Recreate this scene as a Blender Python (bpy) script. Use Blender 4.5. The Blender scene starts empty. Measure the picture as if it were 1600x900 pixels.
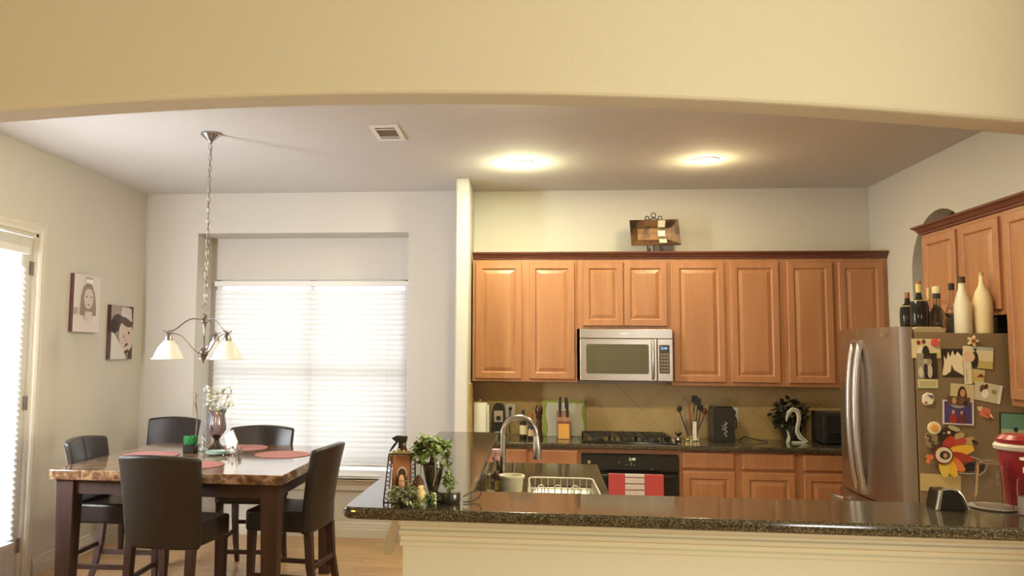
import bpy, bmesh, math, random
from mathutils import Vector, Matrix
random.seed(7)
C = bpy.context.scene.collection
PI = math.pi

# ------------------------------------------------------------------ materials
MC = {}
def pm(name, col, rough=.5, metal=0, spec=.5, emit=None, es=0, trans=0, ior=1.45, alpha=1, coat=0, noise=None, bump=0, bscale=60, sheen=0):
    if name in MC: return MC[name]
    m = bpy.data.materials.new(name); m.use_nodes = True
    nt = m.node_tree; b = nt.nodes['Principled BSDF']
    b.inputs['Base Color'].default_value = (*col, 1)
    b.inputs['Roughness'].default_value = rough
    b.inputs['Metallic'].default_value = metal
    b.inputs['Specular IOR Level'].default_value = spec
    b.inputs['Transmission Weight'].default_value = trans
    b.inputs['IOR'].default_value = ior
    b.inputs['Coat Weight'].default_value = coat
    b.inputs['Sheen Weight'].default_value = sheen
    b.inputs['Alpha'].default_value = alpha
    if emit:
        b.inputs['Emission Color'].default_value = (*emit, 1); b.inputs['Emission Strength'].default_value = es
    tc = nt.nodes.new('ShaderNodeTexCoord')
    if noise:   # (second colour, scale, contrast lo, hi)
        n = nt.nodes.new('ShaderNodeTexNoise'); n.inputs['Scale'].default_value = noise[1]; n.inputs['Detail'].default_value = 4
        r = nt.nodes.new('ShaderNodeValToRGB')
        r.color_ramp.elements[0].position = noise[2]; r.color_ramp.elements[1].position = noise[3]
        r.color_ramp.elements[0].color = (*col, 1); r.color_ramp.elements[1].color = (*noise[0], 1)
        nt.links.new(tc.outputs['Object'], n.inputs['Vector']); nt.links.new(n.outputs['Fac'], r.inputs['Fac'])
        nt.links.new(r.outputs['Color'], b.inputs['Base Color'])
    if bump:
        n = nt.nodes.new('ShaderNodeTexNoise'); n.inputs['Scale'].default_value = bscale
        bp = nt.nodes.new('ShaderNodeBump'); bp.inputs['Strength'].default_value = bump; bp.inputs['Distance'].default_value = .002
        nt.links.new(tc.outputs['Object'], n.inputs['Vector']); nt.links.new(n.outputs['Fac'], bp.inputs['Height']); nt.links.new(bp.outputs['Normal'], b.inputs['Normal'])
    MC[name] = m; return m
def col(c, rough=.6, **k):
    return pm('paint_%02x%02x%02x_%d' % (*[int(max(0, min(.999, v))*255) for v in c], int(rough*100)), c, rough, **k)
def S(r, g, b):
    f = lambda v: (v/255/12.92) if v/255 <= .04045 else ((v/255+.055)/1.055)**2.4
    return (f(r), f(g), f(b))

def wood_mat(name, c1, c2, c3, axis='Z', scale=3, rough=.35, coat=.2):
    m = bpy.data.materials.new(name); m.use_nodes = True; nt = m.node_tree; b = nt.nodes['Principled BSDF']
    tc = nt.nodes.new('ShaderNodeTexCoord'); mp = nt.nodes.new('ShaderNodeMapping')
    s = {'X': (.35, 4, 4), 'Y': (4, .35, 4), 'Z': (4, 4, .35)}[axis]
    mp.inputs['Scale'].default_value = tuple(v*scale for v in s)
    n = nt.nodes.new('ShaderNodeTexNoise'); n.inputs['Scale'].default_value = 2.0; n.inputs['Detail'].default_value = 6; n.inputs['Roughness'].default_value = .6
    r = nt.nodes.new('ShaderNodeValToRGB'); e = r.color_ramp.elements
    e[0].position = .3; e[0].color = (*c1, 1); e[1].position = .72; e[1].color = (*c3, 1)
    k = e.new(.5); k.color = (*c2, 1)
    nt.links.new(tc.outputs['Object'], mp.inputs['Vector']); nt.links.new(mp.outputs['Vector'], n.inputs['Vector'])
    nt.links.new(n.outputs['Fac'], r.inputs['Fac']); nt.links.new(r.outputs['Color'], b.inputs['Base Color'])
    b.inputs['Roughness'].default_value = rough; b.inputs['Coat Weight'].default_value = coat; b.inputs['Coat Roughness'].default_value = .25
    MC[name] = m; return m

WALL = pm('wall_paint', (.60, .56, .505), .75, bump=.25, bscale=90)
WALLK = WALL
CEIL = pm('ceiling_paint', (.61, .58, .55), .85, bump=.4, bscale=120)
TRIM = pm('white_trim_paint', (.66, .61, .53), .4)
CAB = wood_mat('maple_cabinet', (.33, .14, .062), (.375, .165, .075), (.42, .20, .09), 'Z', 2.2)
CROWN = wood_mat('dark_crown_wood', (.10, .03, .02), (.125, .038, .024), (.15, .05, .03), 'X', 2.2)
CHERRY = wood_mat('dark_cherry_wood', (.034, .014, .011), (.048, .020, .015), (.068, .028, .021), 'Z', 3, .55, 0)
LEATHER = pm('dark_brown_leather', (.026, .019, .016), .34, bump=.3, bscale=140, spec=.5)
STEEL = pm('brushed_steel', (.62, .57, .50), .27, 1)
CHROME = pm('chrome', (.75, .74, .76), .14, 1)
NICKEL = pm('brushed_nickel', (.30, .26, .25), .28, 1)
BLACK = pm('black_plastic', (.022, .019, .017), .3)
BLACKG = pm('black_gloss', (.016, .014, .013), .08)
WHITE = pm('white_plastic', (.75, .72, .68), .4)
GLASS = pm('clear_glass', (.95, .95, .95), .02, trans=1, ior=1.3)
FRSIDE = pm('fridge_side_grey', (.23, .165, .095), .45, bump=.3, bscale=300)
SHADE = pm('frosted_glass_shade', (.82, .80, .78), .3, trans=.15)

def granite(name):
    m = bpy.data.materials.new(name); m.use_nodes = True; nt = m.node_tree; b = nt.nodes['Principled BSDF']
    tc = nt.nodes.new('ShaderNodeTexCoord')
    v = nt.nodes.new('ShaderNodeTexVoronoi'); v.inputs['Scale'].default_value = 330
    r = nt.nodes.new('ShaderNodeValToRGB'); e = r.color_ramp.elements
    e[0].position = 0; e[0].color = (.012, .012, .010, 1); e[1].position = 1; e[1].color = (.19, .155, .10, 1)
    k = e.new(.50); k.color = (.035, .028, .018, 1); k = e.new(.80); k.color = (.085, .065, .042, 1)
    sp = nt.nodes.new('ShaderNodeSeparateColor')
    nt.links.new(tc.outputs['Object'], v.inputs['Vector']); nt.links.new(v.outputs['Color'], sp.inputs['Color'])
    nt.links.new(sp.outputs['Red'], r.inputs['Fac']); nt.links.new(r.outputs['Color'], b.inputs['Base Color'])
    b.inputs['Roughness'].default_value = .10; b.inputs['Specular IOR Level'].default_value = .7
    return m
GRANITE = granite('speckled_dark_granite')

def tile_mat():
    m = bpy.data.materials.new('tan_backsplash_tile'); m.use_nodes = True; nt = m.node_tree; b = nt.nodes['Principled BSDF']
    tc = nt.nodes.new('ShaderNodeTexCoord'); mp = nt.nodes.new('ShaderNodeMapping')
    mp.inputs['Rotation'].default_value = (PI/2, 0, PI/4) if False else (-PI/2, 0, 0)
    mp2 = nt.nodes.new('ShaderNodeMapping'); mp2.inputs['Rotation'].default_value = (0, 0, PI/4)
    br = nt.nodes.new('ShaderNodeTexBrick'); br.offset = 0; br.inputs['Scale'].default_value = 1
    br.inputs['Brick Width'].default_value = .33; br.inputs['Row Height'].default_value = .33; br.inputs['Mortar Size'].default_value = .003
    br.inputs['Color1'].default_value = (.56, .41, .18, 1); br.inputs['Color2'].default_value = (.54, .39, .17, 1); br.inputs['Mortar'].default_value = (.43, .30, .13, 1)
    n = nt.nodes.new('ShaderNodeTexNoise'); n.inputs['Scale'].default_value = 7; n.inputs['Detail'].default_value = 5
    mx = nt.nodes.new('ShaderNodeMix'); mx.data_type = 'RGBA'; mx.blend_type = 'MULTIPLY'; mx.inputs['Factor'].default_value = .5
    r = nt.nodes.new('ShaderNodeValToRGB'); r.color_ramp.elements[0].position = .3; r.color_ramp.elements[0].color = (.75, .68, .62, 1); r.color_ramp.elements[1].position = .7
    nt.links.new(tc.outputs['Object'], mp.inputs['Vector']); nt.links.new(mp.outputs['Vector'], mp2.inputs['Vector'])
    nt.links.new(mp2.outputs['Vector'], br.inputs['Vector']); nt.links.new(tc.outputs['Object'], n.inputs['Vector'])
    nt.links.new(n.outputs['Fac'], r.inputs['Fac']); nt.links.new(br.outputs['Color'], mx.inputs[6]); nt.links.new(r.outputs['Color'], mx.inputs[7])
    nt.links.new(mx.outputs[2], b.inputs['Base Color']); b.inputs['Roughness'].default_value = .35
    return m
TILE = tile_mat()

def floor_mat():
    m = bpy.data.materials.new('wood_laminate_floor'); m.use_nodes = True; nt = m.node_tree; b = nt.nodes['Principled BSDF']
    tc = nt.nodes.new('ShaderNodeTexCoord')
    br = nt.nodes.new('ShaderNodeTexBrick'); br.inputs['Scale'].default_value = 1; br.inputs['Brick Width'].default_value = 1.3; br.inputs['Row Height'].default_value = .13
    br.inputs['Mortar Size'].default_value = .0015; br.inputs['Color1'].default_value = (.60, .37, .18, 1); br.inputs['Color2'].default_value = (.50, .30, .14, 1); br.inputs['Mortar'].default_value = (.06, .03, .02, 1)
    mp = nt.nodes.new('ShaderNodeMapping'); mp.inputs['Scale'].default_value = (1.5, 22, 1)
    n = nt.nodes.new('ShaderNodeTexNoise'); n.inputs['Scale'].default_value = 2; n.inputs['Detail'].default_value = 6
    r = nt.nodes.new('ShaderNodeValToRGB'); r.color_ramp.elements[0].position = .3; r.color_ramp.elements[0].color = (.6, .55, .5, 1); r.color_ramp.elements[1].position = .7
    mx = nt.nodes.new('ShaderNodeMix'); mx.data_type = 'RGBA'; mx.blend_type = 'MULTIPLY'; mx.inputs['Factor'].default_value = .8
    nt.links.new(tc.outputs['Object'], br.inputs['Vector']); nt.links.new(tc.outputs['Object'], mp.inputs['Vector']); nt.links.new(mp.outputs['Vector'], n.inputs['Vector'])
    nt.links.new(n.outputs['Fac'], r.inputs['Fac']); nt.links.new(br.outputs['Color'], mx.inputs[6]); nt.links.new(r.outputs['Color'], mx.inputs[7])
    nt.links.new(mx.outputs[2], b.inputs['Base Color']); b.inputs['Roughness'].default_value = .3
    return m
FLOOR = floor_mat()

def marble_mat():
    m = bpy.data.materials.new('brown_marble'); m.use_nodes = True; nt = m.node_tree; b = nt.nodes['Principled BSDF']
    tc = nt.nodes.new('ShaderNodeTexCoord')
    n = nt.nodes.new('ShaderNodeTexNoise'); n.inputs['Scale'].default_value = 14; n.inputs['Detail'].default_value = 8; n.inputs['Distortion'].default_value = 1.2
    r = nt.nodes.new('ShaderNodeValToRGB'); e = r.color_ramp.elements
    e[0].position = .36; e[0].color = (.07, .03, .018, 1); e[1].position = .68; e[1].color = (.42, .28, .16, 1)
    k = e.new(.5); k.color = (.19, .10, .055, 1)
    nt.links.new(tc.outputs['Object'], n.inputs['Vector']); nt.links.new(n.outputs['Fac'], r.inputs['Fac']); nt.links.new(r.outputs['Color'], b.inputs['Base Color'])
    b.inputs['Roughness'].default_value = .12; b.inputs['Coat Weight'].default_value = .6; b.inputs['Coat Roughness'].default_value = .08
    return m
MARBLE = marble_mat()

def blind_mat():
    m = bpy.data.materials.new('white_blind_slat'); m.use_nodes = True; nt = m.node_tree
    b = nt.nodes['Principled BSDF']; b.inputs['Base Color'].default_value = (.82, .80, .78, 1); b.inputs['Roughness'].default_value = .5
    t = nt.nodes.new('ShaderNodeBsdfTranslucent'); t.inputs['Color'].default_value = (.9, .885, .86, 1)
    mx = nt.nodes.new('ShaderNodeMixShader'); mx.inputs['Fac'].default_value = .6
    nt.links.new(b.outputs[0], mx.inputs[1]); nt.links.new(t.outputs[0], mx.inputs[2]); nt.links.new(mx.outputs[0], nt.nodes['Material Output'].inputs['Surface'])
    return m
BLIND = blind_mat()

# ------------------------------------------------------------------ mesh builder
class MB:
    def __init__(s): s.bm = bmesh.new(); s.mats = []; s.cur = 0
    def mat(s, m):
        if m not in s.mats: s.mats.append(m)
        s.cur = s.mats.index(m); return s
    def face(s, vs):
        try: f = s.bm.faces.new(vs); f.material_index = s.cur; return f
        except ValueError: return None
    def box(s, x0, x1, y0, y1, z0, z1, M=None):
        v = [s.bm.verts.new((M @ Vector(p)) if M else p) for p in ((x0,y0,z0),(x1,y0,z0),(x1,y1,z0),(x0,y1,z0),(x0,y0,z1),(x1,y0,z1),(x1,y1,z1),(x0,y1,z1))]
        for q in ((3,2,1,0),(4,5,6,7),(0,1,5,4),(1,2,6,5),(2,3,7,6),(3,0,4,7)): s.face([v[i] for i in q])
        return s
    def taper(s, c0, w0, c1, w1):      # square section from c0 (half sizes w0) up to c1
        v = []
        for c, w in ((c0, w0), (c1, w1)):
            for sx, sy in ((-1,-1),(1,-1),(1,1),(-1,1)): v.append(s.bm.verts.new((c[0]+sx*w[0], c[1]+sy*w[1], c[2])))
        for q in ((3,2,1,0),(4,5,6,7),(0,1,5,4),(1,2,6,5),(2,3,7,6),(3,0,4,7)): s.face([v[i] for i in q])
        return s
    def lathe(s, prof, c=(0,0,0), n=24, M=None, sx=1, sy=1):
        rings = []
        for r, z in prof:
            if r < 1e-5: p = Vector((c[0], c[1], c[2]+z)); rings.append([s.bm.verts.new(M @ p if M else p)])
            else:
                ring = []
                for i in range(n):
                    a = 2*PI*i/n; p = Vector((c[0]+r*sx*math.cos(a), c[1]+r*sy*math.sin(a), c[2]+z)); ring.append(s.bm.verts.new(M @ p if M else p))
                rings.append(ring)
        for a, b in zip(rings, rings[1:]):
            for i in range(n):
                j = (i+1) % n
                if len(a) == 1 and len(b) == 1: break
                if len(a) == 1: s.face([a[0], b[j], b[i]])
                elif len(b) == 1: s.face([a[i], a[j], b[0]])
                else: s.face([a[i], a[j], b[j], b[i]])
        return s
    def tube(s, pts, r, n=8, close=False):
        pts = [Vector(p) for p in pts]; R = r if isinstance(r, (list, tuple)) else [r]*len(pts)
        rings = []; up = None; N = len(pts)
        for i, p in enumerate(pts):
            if close: t = (pts[(i+1) % N]-pts[i-1]).normalized()
            else: t = (pts[min(i+1, N-1)]-pts[max(i-1, 0)]).normalized()
            if up is None:
                up = Vector((0,0,1)) if abs(t.z) < .9 else Vector((1,0,0))
            up = (up - t*up.dot(t))
            if up.length < 1e-6: up = t.orthogonal()
            up.normalize(); sd = t.cross(up)
            rings.append([s.bm.verts.new(p+(up*math.cos(2*PI*k/n)+sd*math.sin(2*PI*k/n))*R[i]) for k in range(n)])
        for i in range(N if close else N-1):
            a, b = rings[i], rings[(i+1) % N]
            for k in range(n): s.face([a[k], b[k], b[(k+1) % n], a[(k+1) % n]])
        if not close: s.face(rings[0]); s.face(list(reversed(rings[-1])))
        return s
    def cyl(s, p0, p1, r0, r1=None, n=16): return s.tube([p0, p1], [r0, r0 if r1 is None else r1], n)
    def ball(s, c, r, n=12, sc=(1,1,1)):
        prof = [(r*math.sin(PI*i/(n//2+1)), -r*math.cos(PI*i/(n//2+1))) for i in range(n//2+2)]
        prof[0] = (0, -r); prof[-1] = (0, r)
        M = Matrix.Translation(c) @ Matrix.Diagonal((*sc, 1))
        return s.lathe(prof, (0,0,0), n, M)
    def prism(s, poly, a0, a1, plane='XY', M=None):   # extrude polygon between a0 and a1 along the third axis
        def P(u, v, a):
            p = {'XY': (u, v, a), 'XZ': (u, a, v), 'YZ': (a, u, v)}[plane]; return (M @ Vector(p)) if M else p
        lo = [s.bm.verts.new(P(u, v, a0)) for u, v in poly]; hi = [s.bm.verts.new(P(u, v, a1)) for u, v in poly]
        s.face(list(reversed(lo))); s.face(hi); n = len(poly)
        for i in range(n): s.face([lo[i], lo[(i+1) % n], hi[(i+1) % n], hi[i]])
        return s
    def rings(s, loops, cap=True):
        R = [[s.bm.verts.new(p) for p in l] for l in loops]; n = len(R[0])
        for a, b in zip(R, R[1:]):
            for i in range(n): s.face([a[i], a[(i+1) % n], b[(i+1) % n], b[i]])
        if cap: s.face(list(reversed(R[0]))); s.face(R[-1])
        return s
    def build(s, name, m=None, parent=None, bevel=0, smooth=False, seg=2, sub=0, world=True, loc=None, rot=None):
        bmesh.ops.recalc_face_normals(s.bm, faces=s.bm.faces[:])
        if smooth:
            for f in s.bm.faces: f.smooth = True
        me = bpy.data.meshes.new(name); o = bpy.data.objects.new(name, me)
        if parent is not None:
            if world: s.bm.transform(wm(parent).inverted())
            o.parent = parent
        elif loc is not None:
            o.location = loc
            if rot is not None: o.rotation_euler = rot
        else:
            vs = [v.co for v in s.bm.verts]
            lo = [min(v[i] for v in vs) for i in range(3)]; hi = [max(v[i] for v in vs) for i in range(3)]
            c = Vector(((lo[0]+hi[0])/2, (lo[1]+hi[1])/2, lo[2])); s.bm.transform(Matrix.Translation(-c)); o.location = c
        s.bm.to_mesh(me); s.bm.free(); C.objects.link(o)
        for q in (s.mats or [m]): me.materials.append(q)
        if bevel:
            b = o.modifiers.new('bevel', 'BEVEL'); b.width = bevel; b.segments = seg; b.limit_method = 'ANGLE'; b.angle_limit = .6
        if sub:
            b = o.modifiers.new('subdivision', 'SUBSURF'); b.levels = sub; b.render_levels = sub
        if smooth and not sub:
            try: me.set_sharp_from_angle(angle=.7)
            except Exception: pass
        return o
def wm(o):
    M = o.matrix_basis.copy() if False else Matrix.LocRotScale(o.location, o.rotation_euler, o.scale)
    return wm(o.parent) @ M if o.parent else M
def tag(o, label=None, cat=None, group=None, kind=None):
    if label: o['label'] = label
    if cat: o['category'] = cat
    if group: o['group'] = group
    if kind: o['kind'] = kind
    return o
def thing(name, label, cat, loc=(0,0,0), rz=0, group=None):
    o = bpy.data.objects.new(name, None); C.objects.link(o); o.location = loc; o.rotation_euler = (0,0,rz); o.empty_display_size = .05
    return tag(o, label, cat, group)
def struct(o): return tag(o, kind='structure')
def dup(root, loc, rz, label, group=None):
    r = root.copy(); C.objects.link(r); r.location = loc; r.rotation_euler = (0,0,rz); r['label'] = label
    if group: r['group'] = group
    for ch in list(root.children):
        c = ch.copy(); C.objects.link(c); c.parent = r
        for g in list(ch.children):
            d = g.copy(); C.objects.link(d); d.parent = c
    return r
def bez(p0, p1, p2, p3, n=10):
    p0, p1, p2, p3 = map(Vector, (p0, p1, p2, p3))
    return [(1-t)**3*p0+3*(1-t)**2*t*p1+3*(1-t)*t*t*p2+t**3*p3 for t in [i/n for i in range(n+1)]]

# ------------------------------------------------------------------ room
ZC = 3.07
XL, XR = -3.55, 2.89
YK, YD = 7.10, 7.05
WX0, WX1, WZ0, WZ1 = -3.045, -1.085, .53, 2.70      # window recess
VX0, VX1, VZ0, VZ1 = -3.0, -1.12, .56, 2.30         # window opening in the outer wall
EY0, EY1 = 3.35, 4.28
DY0, DY1, DZ = 4.50, 5.43, 2.45                      # glass door

b = MB(); b.box(-5.2, 5.2, -4.2, 7.6, -.1, 0); struct(b.build('floor', FLOOR))
b = MB(); b.box(XL-.15, XR+1.4, 3.0, 7.6, ZC, ZC+.1); struct(b.build('ceiling', CEIL))
b = MB()
b.box(XL-.15, WX0, YD, 7.5, 0, ZC); b.box(WX1, -.55, YD, 7.5, 0, ZC); b.box(WX0, WX1, YD, 7.5, WZ1, ZC); b.box(WX0, WX1, YD, 7.5, 0, WZ0-.02)
b.box(WX0, WX1, 7.40, 7.5, VZ1, WZ1); b.box(WX0, VX0, 7.40, 7.5, WZ0-.02, VZ1); b.box(VX1, WX1, 7.40, 7.5, WZ0-.02, VZ1)
struct(b.build('wall_back_dining', WALL))
b = MB(); b.box(-.55, XR+.0, YK, 7.5, 0, ZC); struct(b.build('wall_back_kitchen', WALLK))
b = MB(); b.box(-.61, -.50, 6.50, YK, 0, ZC); struct(b.build('wall_divider', WALL, bevel=.018, seg=3))
b = MB()
b.box(XL-.15, XL, 3.06, EY0, 0, ZC); b.box(XL-.15, XL, EY1, DY0, 0, ZC); b.box(XL-.15, XL, EY0, EY1, DZ, ZC); b.box(XL-.15, XL, DY1, YD, 0, ZC); b.box(XL-.15, XL, DY0, DY1, DZ, ZC)
struct(b.build('wall_left', WALL))
# right wall with an arched doorway
NY0, NY1, NSP, NR = 5.52, 6.37, 2.245, .425
arc = [(NY0+NR - NR*math.cos(PI*i/20), NSP+NR*math.sin(PI*i/20)) for i in range(21)]
b = MB()
b.box(XR, XR+.13, 2.0, NY0, 0, ZC); b.box(XR, XR+.13, NY1, 7.5, 0, ZC)
top = [(NY0, NSP)] + arc[1:-1] + [(NY1, NSP)]
for (y0, z0), (y1, z1) in zip(top, top[1:]):
    b.prism([(y0, z0), (y1, z1), (y1, ZC), (y0, ZC)], XR, XR+.13, 'YZ')
struct(b.build('wall_right', WALL))
b = MB(); b.box(XR+1.2, XR+1.3, 4.9, 7.0, 0, ZC); b.box(XR+.13, XR+1.2, 4.9, 5.0, 0, ZC); b.box(XR+.13, XR+1.2, 6.9, 7.0, 0, ZC)
struct(b.build('wall_pantry', WALL))
# arch wall between living room and kitchen
b = MB(); XA, ZA, RA = -.85, 2.596, 20.5
zf = lambda x: ZA - (x-XA)**2/(2*RA)
xs = [XL + (XR-XL)*i/48 for i in range(49)]
lo = [(x, zf(x)) for x in xs]
poly = [(-5.2, 0), (XL, 0)] + lo + [(XR, 0), (5.2, 0), (5.2, 3.9), (-5.2, 3.9)]
Y0, Y1 = 2.90, 3.06
for yy in (Y0, Y1):
    for (x0, z0), (x1, z1) in zip(lo, lo[1:]): b.face([b.bm.verts.new(p) for p in ((x0, yy, z0), (x1, yy, z1), (x1, yy, 3.9), (x0, yy, 3.9))])
for (x0, z0), (x1, z1) in zip(lo, lo[1:]): b.face([b.bm.verts.new(p) for p in ((x0, Y0, z0), (x1, Y0, z1), (x1, Y1, z1), (x0, Y1, z0))])
bmesh.ops.remove_doubles(b.bm, verts=b.bm.verts[:], dist=1e-5)
b.box(-5.2, XL, Y0, Y1, 0, 3.9); b.box(XR, 5.2, Y0, Y1, 0, 3.9)
struct(b.build('wall_arch', WALL, bevel=.02, seg=3))
# living room shell behind the camera
b = MB(); b.box(-5.3, -5.2, -4.2, 2.9, 0, 3.9); struct(b.build('wall_living_left', WALL))
b = MB(); b.box(5.2, 5.3, -4.2, 2.9, 0, 3.9); struct(b.build('wall_living_right', WALL))
b = MB(); b.box(-5.3, 5.3, -4.3, -4.2, 0, 3.9); struct(b.build('wall_living_rear', WALL))
b = MB(); b.box(-5.3, 5.3, -4.3, 3.06, 3.9, 4.0); struct(b.build('ceiling_living', CEIL))

w2 = bpy.data.objects.new('added_window', None); C.objects.link(w2); w2.location = (5.18, 1.0, .7); struct(w2)  # unseen window, added as a place for the living room fill light
b = MB()
for y0, y1, z0, z1 in ((.1, .17, .7, 2.5), (1.83, 1.9, .7, 2.5), (.17, 1.83, .7, .77), (.17, 1.83, 2.43, 2.5), (.17, 1.83, 1.58, 1.62)): b.box(5.15, 5.2, y0, y1, z0, z1)
b.build('window_frame', WHITE, w2)

# baseboards
def baseprof(): return [(0, 0), (.016, 0), (.016, .075), (.012, .08), (.012, .098), (.008, .102), (.008, .125), (.003, .135), (0, .135)]
b = MB(); b.prism([(YD-u, z) for u, z in baseprof()], XL, -.61, 'YZ'); struct(b.build('baseboard_back', TRIM))
b = MB(); b.prism([(XL+u, z) for u, z in baseprof()], DY1+.11, YD, 'XZ'); struct(b.build('baseboard_left', TRIM))
b = MB(); b.prism([(XL+u, z) for u, z in baseprof()], 3.06, EY0-.11, 'XZ'); struct(b.build('baseboard_left_near', TRIM))

# window
w = bpy.data.objects.new('window_1', None); C.objects.link(w); w.location = ((VX0+VX1)/2, 7.44, VZ0); struct(w)
b = MB()
b.box(VX0, VX1, 7.42, 7.48, VZ0, VZ0+.05); b.box(VX0, VX1, 7.42, 7.48, VZ1-.05, VZ1); b.box(VX0, VX0+.05, 7.42, 7.48, VZ0, VZ1); b.box(VX1-.05, VX1, 7.42, 7.48, VZ0, VZ1)
b.box(VX0, VX1, 7.42, 7.48, 1.40, 1.45); b.box(-2.08, -2.04, 7.42, 7.48, VZ0, VZ1)
b.build('window_frame', WHITE, w)
b = MB(); b.box(VX0+.05, VX1-.05, 7.448, 7.452, VZ0+.05, VZ1-.05); b.build('pane', pm('window_glass', (1, 1, 1), 0, trans=1, ior=1.01), w)
b = MB(); b.prism([(7.42, .53), (7.0, .53), (6.99, .52), (6.99, .505), (7.0, .498), (7.42, .498)], WX0+.002, WX1-.002, 'YZ')
b.prism([(7.045, .498), (7.01, .498), (7.015, .47), (7.03, .455), (7.03, .41), (7.04, .40), (7.045, .40)], WX0-.04, WX1+.04, 'YZ')
b.box(WX0-.06, WX1+.06, 6.99, 7.045, .498, .53)
b.build('window_sill', TRIM, w, bevel=.003)

def blind(name, label, X0, X1, Y, Z0, Z1, tilt=68):
    r = thing(name, label, 'blinds', ((X0+X1)/2, Y, Z0))
    b = MB(); n = int((Z1-Z0-.10)/.047); h = .025
    ta = math.radians(tilt)
    for i in range(n):
        z = Z0+.05+i*.047; cy, cz = math.cos(ta)*h, math.sin(ta)*h; t = .0012
        prof = [(Y-cy, z-cz), (Y+.003, z), (Y+cy, z+cz), (Y+cy+t, z+cz), (Y+.003+t*2, z-t), (Y-cy+t, z-cz-t)]
        b.prism(prof, X0+.004, X1-.004, 'YZ')
    b.build('slats', BLIND, r)
    b = MB(); b.box(X0, X1, Y-.03, Y+.03, Z1-.05, Z1); b.build('headrail', WHITE, r, bevel=.004)
    b = MB(); b.box(X0+.002, X1-.002, Y-.026, Y+.026, Z0, Z0+.018); b.build('bottom_rail', WHITE, r, bevel=.003)
    for x in (X0+.2, (X0+X1)/2, X1-.2):
        b = MB(); b.box(x-.001, x+.001, Y-.027, Y-.025, Z0+.01, Z1-.03); b.box(x-.001, x+.001, Y+.027, Y+.029, Z0+.01, Z1-.03); b.build('ladder_cord', WHITE, r)
    return r
blind('window_blind', 'wide closed white horizontal blind filling the dining window recess', VX0+.01, VX1-.0, 7.36, .575, 2.285)

# glass doors in the left wall (the nearer one is unseen, added to hold a fill light)
DPROF = [(0, 0), (0, .02), (.02, .028), (.045, .02), (.06, .022), (.078, .012), (.085, .012), (.095, .0)]
def glass_door(name, DY0, DY1):
    d = bpy.data.objects.new(name, None); C.objects.link(d); d.location = (XL, (DY0+DY1)/2, 0); struct(d)
    b = MB()
    path = [((DY1, 0), (1, 0)), ((DY1, DZ), (1, 1)), ((DY0, DZ), (-1, 1)), ((DY0, 0), (-1, 0))]
    b.rings([[(XL+h, y+sy*u, z+sz*u) for u, h in DPROF] for (y, z), (sy, sz) in path]); b.build('door_casing', TRIM, d)
    b = MB(); b.box(XL-.15, XL, DY1-.02, DY1, 0, DZ); b.box(XL-.15, XL, DY0, DY0+.02, 0, DZ); b.box(XL-.15, XL, DY0, DY1, DZ-.02, DZ); b.box(XL-.15, XL+.01, DY0, DY1, 0, .025); b.build('door_jamb', TRIM, d)
    gx0, gx1 = XL-.07, XL-.025
    gy0, gy1, gz0, gz1 = DY0+.16, DY1-.15, .27, 2.30
    b = MB(); b.box(gx0, gx1, DY0+.022, gy0, .03, DZ-.025); b.box(gx0, gx1, gy1, DY1-.022, .03, DZ-.025); b.box(gx0, gx1, gy0, gy1, .03, gz0); b.box(gx0, gx1, gy0, gy1, gz1, DZ-.025)
    b.build('door_slab', pm('door_paint', (.64, .60, .57), .4), d, bevel=.004)
    b = MB(); b.box(gx1, gx1+.012, gy0-.02, gy0+.012, gz0-.02, gz1+.02); b.box(gx1, gx1+.012, gy1-.012, gy1+.02, gz0-.02, gz1+.02); b.box(gx1, gx1+.012, gy0, gy1, gz0-.02, gz0+.012); b.box(gx1, gx1+.012, gy0, gy1, gz1-.012, gz1+.02)
    b.build('glass_frame', WHITE, d, bevel=.003)
    b = MB(); b.box(gx0+.02, gx0+.024, gy0, gy1, gz0, gz1); b.build('pane', MC['window_glass'], d)
    for z in (.25, 1.24, 2.2):
        b = MB(); b.cyl((XL-.012, DY1-.018, z-.05), (XL-.012, DY1-.018, z+.05), .008); b.box(XL-.02, XL-.014, DY1-.05, DY1-.018, z-.05, z+.05); b.build('hinge', NICKEL, d)
    b = MB(); b.cyl((gx1, DY0+.08, 1.0), (gx1+.05, DY0+.08, 1.0), .012); b.cyl((gx1+.05, DY0+.075, 1.0), (gx1+.05, DY0+.19, 1.0), .009); b.cyl((gx1, DY0+.08, 1.0), (gx1+.008, DY0+.08, 1.0), .03); b.build('door_handle', NICKEL, d)
    return gy0, gy1
gy0, gy1 = glass_door('door_1', DY0, DY1)
glass_door('added_door', EY0, EY1)  # invented door out of view, gives the dining fill light an opening
r = thing('door_blind', 'tall white slatted blind hanging on the glass door', 'blinds', (XL, (gy0+gy1)/2, .30))
b = MB(); Z0, Z1 = .30, 2.29; bx = XL+.005; ta = math.radians(62); h = .022
n = int((Z1-Z0-.08)/.042)
for i in range(n):
    z = Z0+.04+i*.042; cx, cz = math.cos(ta)*h, math.sin(ta)*h; t = .0012
    b.prism([(bx+cx, z-cz), (bx-.003, z), (bx-cx, z+cz), (bx-cx-t, z+cz), (bx-.003-t*2, z-t), (bx+cx-t, z-cz-t)], gy0-.012, gy1+.02, 'XZ')
b.build('slats', BLIND, r)
b = MB(); b.box(bx-.025, bx+.025, gy0-.015, gy1+.024, Z1, Z1+.05); b.build('headrail', WHITE, r, bevel=.004)
b = MB(); b.box(bx-.02, bx+.02, gy0-.01, gy1+.018, Z0-.02, Z0); b.build('bottom_rail', WHITE, r, bevel=.003)

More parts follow.
